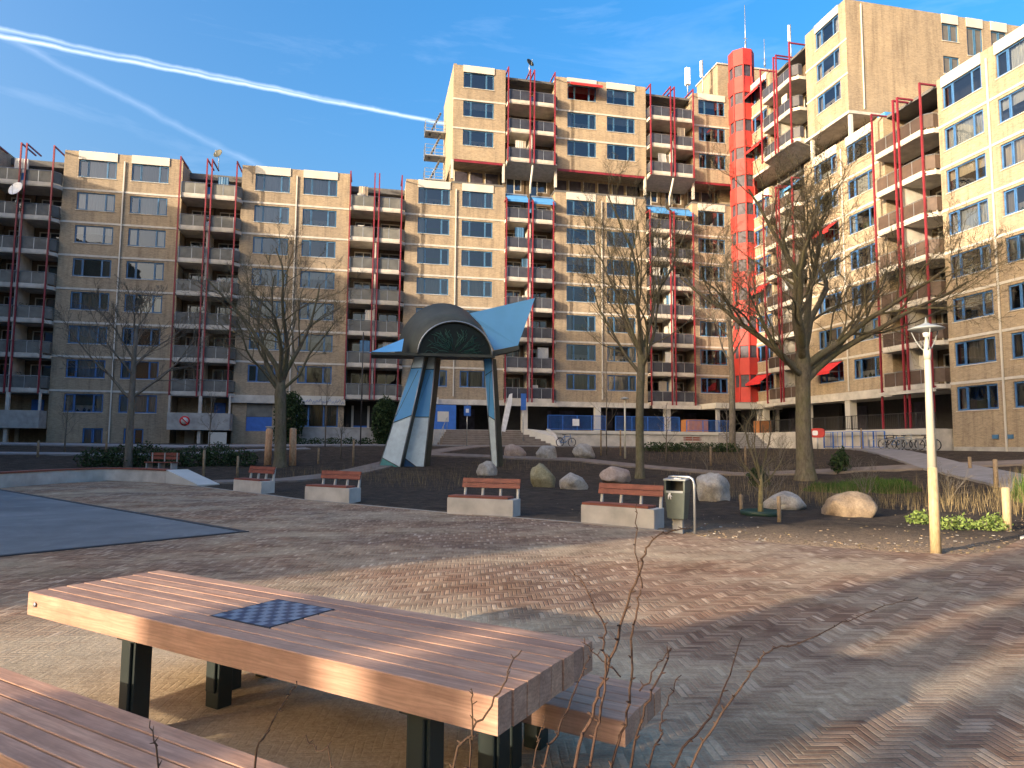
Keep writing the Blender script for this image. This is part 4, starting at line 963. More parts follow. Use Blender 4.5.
railing('blue_railing', (28.2, 57.75), (33, 57.75), 2.88, 1.1, 'blue_paint', 'blue railing on the terrace left of the red tower', bars=.12)
railing('blue_railing', (34.5, 47.2), (34.5, 40.8), 1.55, 1.25, 'blue_paint', 'blue railing standing on the ground against the white terrace wall', bars=.75, postgap=1.1)
railing('dark_railing', (35.1, 57), (35.1, 37.1), 2.88, 1.1, 'cable', 'dark railing on the terrace under the right wing', bars=.18)
bk = MB(); bk.box(17.4, 18.0, 57.62, 57.68, 3.3, 3.9); tag(bk.build('notice_board', M['white_plastic']), 'small white notice on the blue terrace railing', 'sign')

# ------------------------------------------------------------------ sculpture
sc = empty('sculpture', (3.6, 38.0, 0), 0, 'tall abstract sculpture of blue and white winged panels on three leaning legs', 'sculpture')
def W2(p): return (p[0] - 3.6, p[1] - 38.0, p[2])
mb = MB(); n = 26; ring_f = []; ring_b = []; ring_fi = []; ring_bi = []
for i in range(n + 1):
    a = math.pi * i / n
    ring_f.append(W2((4.46 - 2.02 * math.cos(a), 36.6, 6.5 + 1.80 * math.sin(a)))); ring_b.append(W2((4.12 - 2.68 * math.cos(a), 39.4, 6.75 + 3.1 * math.sin(a))))
    ring_fi.append(W2((4.46 - 1.94 * math.cos(a), 36.6, 6.5 + 1.72 * math.sin(a)))); ring_bi.append(W2((4.12 - 2.6 * math.cos(a), 39.4, 6.75 + 3.02 * math.sin(a))))
o = n + 1; mb.add(ring_f + ring_b + ring_fi + ring_bi, [(i, i + 1, o + i + 1, o + i) for i in range(n)] + [(2 * o + i, 3 * o + i, 3 * o + i + 1, 2 * o + i + 1) for i in range(n)] + [(i, 2 * o + i, 2 * o + i + 1, i + 1) for i in range(n)] + [(o + i, o + i + 1, 3 * o + i + 1, 3 * o + i) for i in range(n)], 0, True)
mb.build('vault', M['sc_dark'], sc)
mb = MB(); mb.tube([tuple(Vector(p) + Vector((0, -.03, 0))) for p in ring_f], .045, 5); mb.build('vault_rim', M['steel'], sc)
mb = MB(); mb.add([tuple(Vector(p) + Vector((0, .12, 0))) for p in ring_fi], [tuple(range(n + 1))], 0); mb2 = MB(); mb2.add([tuple(Vector(p) + Vector((0, -.06, 0))) for p in ring_bi], [tuple(range(n + 1))], 0)
M['dglass'] = plain('dark_tinted_glass', (.008, .014, .012), .35, var=.5, spec=.25)
mb.build('dark_glass', M['dglass'], sc); mb2.build('dark_glass', M['dglass'], sc)
mb = MB(); rr = random.Random(3)
for i in range(46):
    a = math.pi * rr.random(); r0 = rr.uniform(.1, .5); r1 = rr.uniform(.6, .95); p = []
    for q in range(5): r = r0 + (r1 - r0) * q / 4; aa = a + rr.uniform(-.12, .12); p.append(W2((4.46 - 1.9 * r * math.cos(aa), 36.69, 6.52 + 1.66 * r * math.sin(aa))))
    mb.tube(p, .014, 3)
mb.build('branching_lines', plain('sea_green_lines', (.025, .11, .085), .6), sc)
def plate(name, front, dy, mat, edge=None):
    mb = MB(); A = [W2(p) for p in front]; B = [W2((p[0], p[1] + dy, p[2])) for p in front]; mb.hull2(A, B, 0); o_ = mb.build(name, [M[mat]], sc); return o_
plate('left_wing', [(-.12, 37.6, 6.56), (1.62, 37.0, 6.62), (1.75, 37.9, 7.45)], .1, 'sc_blue')
plate('right_wing', [(5.4, 38.0, 9.05), (6.1, 37.95, 8.35), (6.5, 37.9, 7.6), (6.8, 37.85, 6.98), (8.15, 37.7, 7.27), (9.15, 37.8, 10.08)], .1, 'sc_blue')
mb = MB(); mb.hull2([W2(p) for p in ((0.0, 36.7, 6.36), (0.0, 39.3, 6.46), (0.0, 39.3, 6.6), (0.0, 36.7, 6.5))], [W2(p) for p in ((6.65, 36.6, 6.4), (6.75, 39.4, 6.56), (6.75, 39.4, 6.74), (6.65, 36.6, 6.55))]); mb.build('base_plate', M['sc_dark'], sc)
mb = MB(); mb.hull2([W2(p) for p in ((6.62, 37.4, 6.6), (6.62, 38.3, 6.6), (6.62, 38.3, 6.86), (6.62, 37.4, 6.86))], [W2(p) for p in ((8.15, 37.3, 6.98), (8.2, 38.0, 6.98), (8.2, 38.0, 7.24), (8.15, 37.3, 7.24))]); mb.build('wing_edge', M['sc_dark'], sc)
SCM = [M['sc_blue'], plain('pale_white_enamel', (.70, .80, .80), .35, var=.12), plain('deep_blue_enamel', (.05, .12, .22), .3, var=.3), M['sc_dark'], plain('teal_enamel', (.10, .32, .30), .3, var=.3), M['steel']]
def leg(top, bot, cuts, yt, yb, dyr=.55):
    """top = (x left, x edge, x right) of a three sided leg, blue face left of the edge, dark face right of it"""
    mb = MB()
    def pt(t, s): # t 0 top..1 bottom ; s 0 left,1 edge,2 right
        x = top[s] + (bot[s] - top[s]) * t; z = 6.45 * (1 - t) + (-.15) * t; yy = (yt + (yb - yt) * t) + (.35 if s == 0 else 0 if s == 1 else dyr); return Vector(W2((x, yy, z)))
    c = [0] + [q[0] for q in cuts]
    for (t0, (t1, mi, skew)), ps in zip(zip(c, cuts), [0] + [q[2] for q in cuts]):
        mb.quad(pt(t1 + skew, 0), pt(t1 - skew, 1), pt(t0 - ps, 1), pt(t0 + ps, 0), mi)
        if t1 < .99: mb.tube([pt(t1 + skew, 0) + Vector((0, -.02, 0)), pt(t1 - skew, 1) + Vector((0, -.02, 0))], .02, 4, 3)
    mb.quad(pt(1, 1), pt(1, 2), pt(0, 2), pt(0, 1), 3); mb.quad(pt(1, 2), pt(1, 0), pt(0, 0), pt(0, 2), 3)
    mb.tube([pt(0, 1), pt(1, 1)], .035, 4, 5); mb.tube([pt(0, 0), pt(1, 0)], .03, 4, 5)
    m0 = .5
    mb.tube([(pt(.12, 0) * .3 + pt(.12, 1) * .7), (pt(.5, 0) * .95 + pt(.5, 1) * .05)], .015, 3, 3)
    mb.build('leg', SCM, sc)
leg((2.35, 2.88, 3.12), (.42, 1.6, 1.8), [(.1, 1, .0), (.52, 0, .03), (.88, 1, -.04), (1.0, 4, 0)], 37.2, 38.0)
leg((3.02, 3.5, 3.85), (1.72, 2.98, 3.35), [(.1, 1, .0), (.5, 0, .0), (.9, 1, -.06), (1.0, 2, 0)], 37.7, 38.3)
leg((6.2, 6.6, 6.9), (6.95, 7.2, 7.6), [(.12, 0, .02), (.5, 0, -.02), (1.0, 1, 0)], 37.4, 38.3, .3)

# ------------------------------------------------------------------ picnic table and its benches
TA = Vector((-2.17, 5.16)); TANG = math.atan2(-.66881, .74343)
def planks(mb, u0, u1, v0, n, w, z0, z1, gap=.010, M_=None):
    for i in range(n):
        a = v0 + i * w + gap / 2; b = v0 + (i + 1) * w - gap / 2; j = random.uniform(-.004, .004); c = .0035
        prof = [(a, z0), (b, z0), (b, z1 - c), (b - c, z1), (a + c, z1), (a, z1 - c)]
        A = [(u0 + j, y, z) for y, z in prof]; B = [(u1 + j, y, z) for y, z in prof]; mb.hull2(A[::-1], B[::-1])
tb = empty('picnic_table', (TA.x, TA.y, 0), TANG, 'long thick topped hardwood table with an inlaid chessboard in front', 'table')
mb = MB(); planks(mb, 0, 3.62, 0, 8, .1165, .605, .75); top = mb.build('tabletop', M['table_wood'], tb)
mb = MB(); t_ = .006
cb = MB(); S = .47 / 8
for i in range(8):
    for j in range(8): cb.quad((i * S, j * S, 0), ((i + 1) * S, j * S, 0), ((i + 1) * S, (j + 1) * S, 0), (i * S, (j + 1) * S, 0), (i + j) % 2)
cb.box(-.012, .482, -.012, .482, -.01, -.001, 2)
ch = cb.build('chessboard', [plain('pale_blue_square', (.20, .27, .36), .3, var=.15, scale=20), plain('dark_blue_square', (.03, .055, .12), .3, var=.2, scale=20), M['cable']], tb, (1.56, .235, .7535))
for u, v in ((.95, .14), (.95, .72), (3.1, .14), (3.1, .72)):
    mb = MB(); mb.box(u, u + .13, v - .055, v + .055, -.06, .603); mb.box(u + .02, u + .11, v - .075, v - .0555, .1, .6); bev(mb.build('leg', M['dkmetal'], tb), .008)
mb = MB(); mb.box(.93, 1.1, .06, .84, .57, .603); mb.box(3.08, 3.25, .06, .84, .57, .603); mb.build('crossbar', M['dkmetal'], tb)
mb = MB()
for u in (.1,):
    mb.lathe([(.016, 0), (.016, .006), (.001, .007)], 12, 0, Matrix.Translation((u, -.0, .68)) @ Matrix.Rotation(R(90), 4, 'X'))
mb.build('bolt', M['steel'], tb)
def long_bench(v0, label, n=5, u0=0.0, u1=3.82):
    q = TA + Vector((.74343, -.66881)) * 0 ; r = empty('picnic_bench', (TA.x, TA.y, 0), TANG, label, 'bench')
    mb = MB(); planks(mb, u0, u1, v0, n, .111, .30, .42); mb.build('seat', M['table_wood'], r)
    for u in (.75, 3.05):
        for v in (v0 + .12, v0 + n * .111 - .12): mb = MB(); mb.box(u, u + .11, v - .055, v + .055, -.06, .298); bev(mb.build('leg', M['dkmetal'], r), .008)
    mb = MB(); mb.box(.74, .87, v0 + .03, v0 + n * .111 - .03, .27, .298); mb.box(3.04, 3.17, v0 + .03, v0 + n * .111 - .03, .27, .298); mb.build('crossbar', M['dkmetal'], r)
    return r
long_bench(-.855, 'low planked bench at the bottom left, nearer than the table')
long_bench(.85, 'low planked bench on the far side of the table, showing its end past the tabletop')

# ------------------------------------------------------------------ concrete benches
def cbench():
    r = empty('concrete_bench', (0, 0, 0)); Lb, D = 1.75, .52
    mb = MB(); mb.box(0, Lb, 0, D, -.1, .40); bev(mb.build('block', M['concrete'], r), .015)
    mb = MB()
    for i in range(4): y = .015 + i * .105; mb.box(.02, Lb - .14, y, y + .097, .401, .455)
    bev(mb.build('seat', M['bench_wood'], r), .006)
    mb = MB()
    for i in range(2): mb.hull2([(.2, .44 + i * .03, .64 + i * .12), (Lb - .0, .44 + i * .03, .64 + i * .12), (Lb - .0, .47 + i * .03, .75 + i * .12), (.2, .47 + i * .03, .75 + i * .12)], [(.2, .475 + i * .03, .63 + i * .12), (Lb - .0, .475 + i * .03, .63 + i * .12), (Lb - .0, .505 + i * .03, .74 + i * .12), (.2, .505 + i * .03, .74 + i * .12)])
    mb.build('backrest', M['bench_wood'], r)
    for x in (.24, .72, 1.2, 1.66):
        mb = MB(); mb.hull2([(x, .45, .40), (x + .05, .45, .40), (x + .05, .52, .40), (x, .52, .40)], [(x, .53, .86), (x + .05, .53, .86), (x + .05, .57, .86), (x, .57, .86)]); mb.build('backrest_bracket', M['white'], r)
    return r
cb0 = cbench(); GB = 'concrete benches with timber seats along the bed'
BL = [((-4.62, 25.76), -50, 'farthest concrete bench with a timber seat, left of the peeled logs'), ((-1.86, 21.75), -40, 'second concrete bench from the left, just left of the sculpture legs'),
      ((1.93, 17.1), -33, 'concrete bench with a timber back in front of the round grey boulder and sculpture'), ((4.65, 14.78), -47.5, 'nearest concrete bench with a timber back, beside the litter bin'), ]
for i, (p, a, lab) in enumerate(BL):
    o = cb0 if i == 0 else copy_tree(cb0); o.location = (p[0], p[1], 0); o.rotation_euler = (0, 0, R(a)); o['label'] = lab; o['category'] = 'bench'; o['group'] = GB
for (x, y, a, lab) in ((-9.9, 36.0, -25, 'small slatted bench on the grass edge behind the curved wall'), (26.9, 53.6, 0, 'small red slatted bench below the blue terrace railing')):
    z = gz(x, y); r = empty('slatted_bench', (x, y, z), R(a), lab, 'bench')
    mb = MB(); mb.box(-.8, .8, 0, .4, .42, .46); mb.build('seat', M['bench_wood'], r); mb = MB(); mb.box(-.8, .8, .42, .46, .58, .72); mb.box(-.8, .8, .43, .47, .76, .9); mb.build('backrest', M['bench_wood'], r)
    for xx in (-.7, 0, .7): mb = MB(); mb.box(xx - .03, xx + .03, .02, .42, -.1, .419); mb.box(xx - .03, xx + .03, .4, .419, .419, .9); mb.build('leg', M['concrete_grey'], r)

# ------------------------------------------------------------------ litter bin
lb = empty('litter_bin', (6.1, 12.95, 0), R(-42), 'grey green litter bin hanging from a bent steel tube by the bench', 'litter bin')
def ringb(w0, d0, z): return [(-w0, -d0, z), (w0, -d0, z), (w0, d0, z), (-w0, d0, z)]
mb = MB(); mb.hull2(ringb(.17, .14, .27), ringb(.21, .19, .80)); mb.box(-.215, -.17, -.19, .19, .8, 1.03); mb.box(.17, .215, -.19, .19, .8, 1.03); mb.box(-.17, .17, .15, .19, .8, 1.03); o = mb.build('body', M['bin'], lb); bev(o, .012)
mb = MB(); mb.hull2([(-.225, -.2, 1.03), (.225, -.2, 1.03), (.225, .21, 1.05), (-.225, .21, 1.05)], [(-.225, -.2, 1.06), (.225, -.2, 1.06), (.225, .21, 1.08), (-.225, .21, 1.08)]); mb.box(-.17, .17, -.2, -.17, .79, .83); mb.build('lid', M['grey_metal'], lb)
mb = MB(); mb.box(-.17, .17, .12, .149, .8, 1.03); mb.build('opening', M['cable'], lb)
mb = MB(); zf = -.197
mb.lathe([(.022, 0), (.022, .006), (.001, .006)], 10, 0, Matrix.Translation((-.10, zf + .012, .775)) @ Matrix.Rotation(R(90), 4, 'X')); mb.hull2([(-.135, zf + .008, .72), (-.085, zf + .008, .74), (-.08, zf + .004, .76), (-.13, zf + .004, .755)], [(-.135, zf + .016, .72), (-.085, zf + .016, .74), (-.08, zf + .012, .76), (-.13, zf + .012, .755)])
mb.tube([(-.125, zf + .012, .73), (-.13, zf + .02, .66)], .011, 5); mb.tube([(-.095, zf + .012, .73), (-.075, zf + .02, .66)], .011, 5); mb.tube([(-.09, zf + .008, .75), (-.055, zf + .014, .71)], .008, 5)
mb.build('pictogram', M['white_plastic'], lb)
mb = MB(); mb.tube([(.33, .05, -.08), (.33, .05, .95), (.30, .05, 1.06), (.23, .06, 1.10), (-.1, .08, 1.10), (-.2, .08, 1.085)], .026, 10); mb.build('tube_post', M['steel'], lb)
mb = MB(); mb.tube([(.12, -.14, 1.065), (-.02, -.13, 1.07), (.02, -.1, 1.09)], .02, 5); mb.build('litter', M['white_plastic'], lb); mb = MB(); mb.box(-.1, .1, -.02, .1, -.08, .28); mb.build('foot', M['concrete_grey'], lb)

# ------------------------------------------------------------------ lamp post
lp = empty('street_lamp', (9.27, 9.90, 0), 0, 'cream lamp post with a flat dish shade at the corner of the paving', 'street lamp')
mb = MB(); mb.tube([(0, 0, -.1), (0.0, 0, 1.4)], [.085, .074], 14); mb.build('wooden_base', M['pole_wood'], lp)
mb = MB(); mb.tube([(0, 0, 1.4), (0, 0, 3.2), (0, 0, 3.42), (0, 0, 3.5), (0, 0, 3.62)], [.073, .05, .048, .036, .02], 14); mb.tube([(0, 0, 3.22), (0, 0, 3.4)], .058, 14); mb.build('pole', M['pole_cream'], lp)
mb = MB(); mb.lathe([(.05, 3.70), (.20, 3.72), (.275, 3.74), (.28, 3.75), (.2, 3.785), (.07, 3.83), (.02, 3.86), (.006, 3.95)], 28); mb.build('lamp_shade', M['grey_metal'], lp)
mb = MB()
for a in (0, 2.1, 4.2):
    c, s_ = math.cos(a), math.sin(a); mb.tube([(.05 * c, .05 * s_, 3.38), (.10 * c, .10 * s_, 3.44), (.17 * c, .17 * s_, 3.56), (.235 * c, .235 * s_, 3.73)], .009, 6)
mb.build('bracket', M['grey_metal'], lp)
mb = MB(); mb.lathe([(.02, 3.6), (.05, 3.62), (.06, 3.68), (.02, 3.70)], 14); mb.build('bulb', M['white_plastic'], lp)

def pole(name, x, y, h, r, mat, label, cat, parts=None, cap=False):
    z = gz(x, y); e = empty(name, (x, y, z), 0, label, cat); mb = MB(); mb.tube([(0, 0, -.3), (0, 0, h)], [r, r * .8], 8); mb.build('pole', M[mat], e)
    if parts: parts(e)
    return e
def lampcap(h):
    def f(e): mb = MB(); mb.lathe([(.05, h), (.3, h + .05), (.28, h + .1), (.02, h + .18)], 14); mb.build('lamp_shade', M['grey_metal'], e)
    return f
pole('street_lamp', 16.55, 42.9, 3.9, .07, 'pole_cream', 'distant cream lamp post just left of the middle tree', 'street lamp', lampcap(3.85))
pole('flag_pole', -.6, 52.2, 8.5, .05, 'cable', 'thin dark pole in front of the shops on the left', 'pole')
def signf(e):
    mb = MB(); mb.box(-.27, .27, -.08, -.045, 2.35, 3.15); bev(mb.build('sign_plate', M['blue_paint'], e), .02)
    mb = MB(); mb.box(-.12, .12, -.088, -.082, 2.6, 2.9); mb.build('symbol', M['white_plastic'], e)
pole('traffic_sign', 7.45, 53.0, 3.4, .04, 'steel', 'square blue traffic sign on a thin post left of the stairs', 'traffic sign', signf)
def sign2(e): mb = MB(); mb.box(-.22, .22, -.08, -.04, 3.0, 4.4); mb.build('sign_plate', M['blue_paint'], e)
pole('traffic_sign', 12.6, 56.0, 4.4, .035, 'steel', 'narrow upright blue sign on a post beside the stairs', 'traffic sign', sign2)
# feather flag
e = empty('feather_flag', (10.7, 54.6, 1.5), 0, 'white feather shaped banner standing on the steps', 'flag'); mb = MB(); mb.tube([(-.25, 0, -.1), (-.2, 0, 1.5), (.1, 0, 3.2), (.55, 0, 4.3)], .03, 6); mb.build('pole', M['steel'], e)
mb = MB(); A = [(-.2, 1.2), (.1, 1.15), (.35, 2.2), (.62, 3.5), (.66, 4.3), (.4, 4.2), (.12, 3.2), (-.1, 2.2)]; mb.hull2([(x, -.04, z) for x, z in A], [(x, -.02, z) for x, z in A]); mb.build('banner', M['white_plastic'], e)
# red rounded sign by the blue railing
e = empty('red_sign', (33.3, 46.3, 1.5), R(-60), 'rounded red and white sign on a short post by the big right hand tree', 'sign'); mb = MB(); mb.tube([(0, 0, -.1), (0, 0, .9)], .05, 6); mb.build('pole', M['steel'], e)
mb = MB(); P_ = [(.55 * math.copysign(abs(math.cos(a)) ** .5, math.cos(a)), 1.2 + .36 * math.copysign(abs(math.sin(a)) ** .6, math.sin(a))) for a in [2 * math.pi * k / 24 for k in range(24)]]; mb.hull2([(x, -.06, z) for x, z in P_], [(x, .06, z) for x, z in P_]); mb.build('board', M['red_panel'], e)
mb = MB(); mb.hull2([(x * .4 - .15, -.068, 1.2 + (z - 1.2) * .5) for x, z in P_], [(x * .4 - .15, -.062, 1.2 + (z - 1.2) * .5) for x, z in P_]); mb.build('emblem', M['white_plastic'], e)

# ------------------------------------------------------------------ low curved seat wall with a ramp end
WP = [(-16, 22.5), (-13.6, 25.6), (-12.95, 28.05), (-12.15, 30.85), (-11.2, 32.2), (-10.4, 32.3), (-9.2, 31.7), (-8.1, 30.6)]
def crv(P, n=6):
    out = []
    for i in range(len(P) - 1):
        p0 = Vector(P[max(0, i - 1)]); p1 = Vector(P[i]); p2 = Vector(P[i + 1]); p3 = Vector(P[min(len(P) - 1, i + 2)])
        for k in range(n):
            t = k / n; out.append(.5 * ((2 * p1) + (p2 - p0) * t + (2 * p0 - 5 * p1 + 4 * p2 - p3) * t * t + (3 * p1 - p0 - 3 * p2 + p3) * t ** 3))
    return out + [Vector(P[-1])]
sw = empty('seat_wall', (-11, 31, 0), 0, 'long low curved concrete seat wall with a timber cap and a sloping white end', 'wall')
C = crv(WP); 
def offs(C, d):
    out = []
    for i, p in enumerate(C):
        t = (C[min(i + 1, len(C) - 1)] - C[max(0, i - 1)]).normalized(); out.append(p + Vector((-t.y, t.x)) * d)
    return out
def wallstrip(C, d0, d1, z0, z1, name, mat, parent, off):
    A, B = offs(C, d0), offs(C, d1); V = []; F = []
    for a, b in zip(A, B): V += [(a.x - off[0], a.y - off[1], z0), (b.x - off[0], b.y - off[1], z0), (b.x - off[0], b.y - off[1], z1), (a.x - off[0], a.y - off[1], z1)]
    for i in range(len(C) - 1):
        a, b = i * 4, i * 4 + 4; F += [(a, b, b + 1, a + 1), (a + 1, b + 1, b + 2, a + 2), (a + 2, b + 2, b + 3, a + 3), (a + 3, b + 3, b, a)]
    F += [(0, 1, 2, 3), (len(V) - 1, len(V) - 2, len(V) - 3, len(V) - 4)]; mb = MB(); mb.add(V, F); return mb.build(name, mat, parent)
wallstrip(C, -.0, .45, -.2, .5, 'wall', M['concrete'], sw, (-11, 31)); wallstrip(C, -.03, .48, .503, .56, 'timber_cap', M['bench_wood'], sw, (-11, 31))
e0_, e1_ = Vector((-8.1, 30.6)), Vector((-6.45, 28.75)); t = (e1_ - e0_).normalized(); nn = Vector((-t.y, t.x)); mb = MB()
q = [e0_, e1_, e1_ + nn * .9, e0_ + nn * .9]; q = [(p.x + 11, p.y - 31) for p in q]
mb.add([(q[0][0], q[0][1], -.1), (q[1][0], q[1][1], -.1), (q[2][0], q[2][1], -.1), (q[3][0], q[3][1], -.1), (q[0][0], q[0][1], .55), (q[1][0], q[1][1], .04), (q[2][0], q[2][1], .04), (q[3][0], q[3][1], .55)], [(3, 2, 1, 0), (4, 5, 6, 7), (0, 1, 5, 4), (1, 2, 6, 5), (2, 3, 7, 6), (3, 0, 4, 7)])
mb.build('sloping_end', M['white'], sw)

# grey garden wall in front of the shops
mb = MB(); mb.box(-8.0, 4.6, 57.4, 57.6, .8, 2.85)
gw = mb.build('garden_wall', M['concrete_grey']); tag(gw, 'smooth grey garden wall in front of the shops', 'wall')
mb = MB(); mb.box(-8.05, 4.65, 57.35, 57.65, 2.853, 2.93); gwc = mb.build('coping', M['concrete'], gw)

# ------------------------------------------------------------------ boulders
def rock(x, y, w, h, mat, label, seed, dep=None, tilt=0):
    z = ground_z(x, y); bm = bmesh.new(); bmesh.ops.create_icosphere(bm, subdivisions=4, radius=1)
    dep = dep or w * .8; rq = random.Random(seed * 13); cuts = [Vector((rq.gauss(0, 1), rq.gauss(0, 1), rq.gauss(.2, .8))).normalized() for _ in range(9)]
    for v in bm.verts:
        p = v.co.copy(); d = 1 + noise.noise(p * .9 + Vector((seed * 7, 0, 0))) * .28 + noise.noise(p * 2.3 + Vector((0, seed * 3, 0))) * .11 + noise.noise(p * 6 + Vector((0, seed, 9))) * .03
        p = p * d
        for q in cuts:
            e_ = p.dot(q) - .80
            if e_ > 0: p -= q * e_ * .85
        p.x += p.z * tilt; p.z = max(p.z, -.75); v.co = Vector((p.x * w / 2, p.y * dep / 2, p.z * h * .62 + h * .38))
    me = bpy.data.meshes.new('boulder'); bm.to_mesh(me); me.materials.append(M[mat]); me.polygons.foreach_set('use_smooth', [True] * len(me.polygons))
    return tag(inst('boulder', me, None, (x, y, z - .06), R(-12)), label, 'boulder', 'boulders in the planting bed')
rock(5.86, 34.3, 1.15, .75, 'rock_grey', 'pale rounded boulder beside the right leg of the sculpture', 1)
rock(6.85, 27.0, 1.05, .98, 'rock_moss', 'tall greenish brown boulder left of the flat grey one', 2, tilt=-.12)
rock(7.8, 25.8, 1.2, .68, 'rock_grey', 'low grey boulder immediately right of the greenish brown one', 3)
rock(11.0, 29.6, 1.5, .8, 'rock_pink', 'rounded pinkish boulder half hidden by the nearest concrete bench', 4)
rock(10.55, 19.9, 1.1, .95, 'rock_grey', 'steep grey boulder just right of the litter bin', 15, tilt=-.08)
rock(11.55, 17.6, 1.12, .58, 'rock_grey', 'low pale grey boulder behind the small staked tree', 6)
rock(11.95, 15.5, 1.35, .62, 'rock_brown', 'smooth brown boulder nearest the lamp post', 7)
rock(11.1, 42.3, 1.35, .98, 'rock_grey', 'grey boulder far back, middle one of the row before the stairs', 8)
rock(13.7, 42.9, 1.5, .98, 'rock_grey', 'grey boulder far back, right one of the row before the stairs', 9)
rock(9.2, 43.6, 1.5, .9, 'rock_pink', 'reddish boulder far back, left one of the row before the stairs', 10)

# ------------------------------------------------------------------ trees
def tree_mesh(seed, trunk_pts, trunk_r, limbs, levels, twig_r=.012, up=.25, ratio=.62, nch=(7, 6, 5, 4), ang=(38, 40, 42, 45), limb_len=5, wob=.16, spread=(25, 55), flat=0):
    rr = random.Random(seed); T = MB(); B = MB()
    T.tube(trunk_pts, trunk_r, 12)
    def grow(p, d, Lg, r, lev):
        n = (8, 6, 5, 4, 3)[min(lev, 4)]; pts = [p.copy()]; rs = [r]; q = p.copy(); dd = d.copy()
        for i in range(n):
            dd = (dd + Vector((rr.gauss(0, wob), rr.gauss(0, wob), rr.gauss(0, wob * .7) + up * (.35 if lev == 0 else .22)))).normalized()
            q = q + dd * (Lg / n); pts.append(q.copy()); rs.append(max(twig_r * .4, r * (1 - .78 * ((i + 1) / n) ** .8)))
        B.tube(pts, rs, (8, 6, 4, 3, 3)[min(lev, 4)], 0, cap=False)
        if lev >= levels: return
        k = nch[min(lev, len(nch) - 1)]
        for c in range(k):
            t = .22 + .78 * (c + rr.random() * .8) / k; t = min(t, .985); f = t * n; i = min(int(f), n - 1); pp = pts[i].lerp(pts[i + 1], f - i)
            ax = (pts[i + 1] - pts[i]).normalized(); a = R(rr.gauss(ang[min(lev, len(ang) - 1)], 9)); pr = ax.orthogonal().normalized(); pr.rotate(Matrix.Rotation(rr.uniform(0, 6.283), 3, ax))
            nd = (ax * math.cos(a) + pr * math.sin(a)).normalized(); nd.z += .12; nd.normalize()
            rl = Lg * ratio * (1.15 - .55 * t) * rr.uniform(.75, 1.2); rb = max(twig_r, (rs[i] * (1 - (f - i)) + rs[i + 1] * (f - i)) * .52)
            grow(pp, nd, rl, rb, lev + 1)
    for (p, az, el, Lg, r) in limbs:
        d = Vector((math.cos(R(az)) * math.cos(R(el)), math.sin(R(az)) * math.cos(R(el)), math.sin(R(el)))); grow(Vector(p), d, Lg, r, 0)
    return T, B
def tree(x, y, T, B, label, mat='bark', name='bare_tree', group='bare trees in the square', z=None):
    z = gz(x, y) if z is None else z
    e = empty(name, (x, y, z), 0, label, 'tree', group); T.build('trunk', M[mat], e); B.build('crown', M[mat], e); return e
# big tree on the right
T, B = tree_mesh(11, [(0, 0, -.3), (0, 0, .15), (0, 0, .6), (-.05, 0, 2.5), (0, 0, 4.4), (.0, 0, 5.4), (.05, 0, 6.2)], [.62, .50, .40, .34, .33, .38, .26],
    [((0, 0, 5.0), 170, 38, 7.6, .2), ((.1, 0, 4.6), 5, 36, 8.6, .2), ((0, 0, 5.4), 110, 58, 8.2, .2), ((0, 0, 5.6), 250, 55, 7.5, .2), ((0.1, 0, 5.9), 60, 75, 8.6, .2), ((0, 0, 5.9), 200, 72, 8.4, .2), ((0, 0, 5.2), 330, 42, 7.5, .2), ((0, 0, 4.9), 195, 22, 5.5, .15), ((.2, 0, 5.1), -10, 22, 6.5, .15), ((0, 0, 5.7), 20, 62, 9, .2)],
    4, twig_r=.009, nch=(8, 7, 5, 4), ratio=.54, up=.2, wob=.17)
tree(19.95, 28.7, T, B, 'large spreading bare tree with a thick mossy trunk on the right')
# middle tree
T, B = tree_mesh(21, [(0, 0, -.3), (0, 0, .1), (0, 0, .5), (.0, 0, 3), (.1, 0, 5.4), (.15, 0, 6.6)], [.36, .27, .22, .2, .2, .15],
    [((.1, 0, 5.2), 175, 48, 5.5, .1), ((.12, 0, 5.4), 5, 58, 6.5, .11), ((.12, 0, 5.8), 120, 65, 7, .11), ((.15, 0, 6.5), 90, 85, 8.2, .14), ((.15, 0, 6.1), 230, 66, 7, .11), ((.15, 0, 6.4), 20, 72, 7.6, .11), ((.15, 0, 6.3), 185, 66, 7.4, .11), ((.1, 0, 5.5), 300, 50, 5.5, .09)],
    4, twig_r=.009, nch=(8, 6, 5, 3), ratio=.5, up=.28, wob=.14)
tree(13.34, 32.56, T, B, 'slender bare tree in the middle, behind the nearest concrete bench')
# left tree by the logs
T, B = tree_mesh(31, [(0, 0, -.3), (0, 0, .1), (0, 0, .5), (-.05, 0, 2.5), (-.12, 0, 3.8), (-.1, 0, 4.6)], [.48, .38, .31, .28, .3, .2],
    [((-.1, 0, 4.2), 165, 50, 6.2, .16), ((-.1, 0, 4.3), 15, 52, 6.4, .15), ((-.1, 0, 4.5), 100, 66, 6.3, .14), ((-.1, 0, 4.5), 180, 68, 7, .16), ((-.1, 0, 4.5), 0, 70, 7.2, .15), ((-.1, 0, 4.3), 260, 55, 5.6, .13), ((-.1, 0, 3.9), 190, 32, 4.6, .1), ((-.1, 0, 4.0), 340, 36, 5.0, .1)],
    4, twig_r=.009, nch=(7, 5, 5, 3), ratio=.52, up=.2, wob=.16)
tree(-4.54, 38.0, T, B, 'vase shaped bare tree standing between two peeled logs')
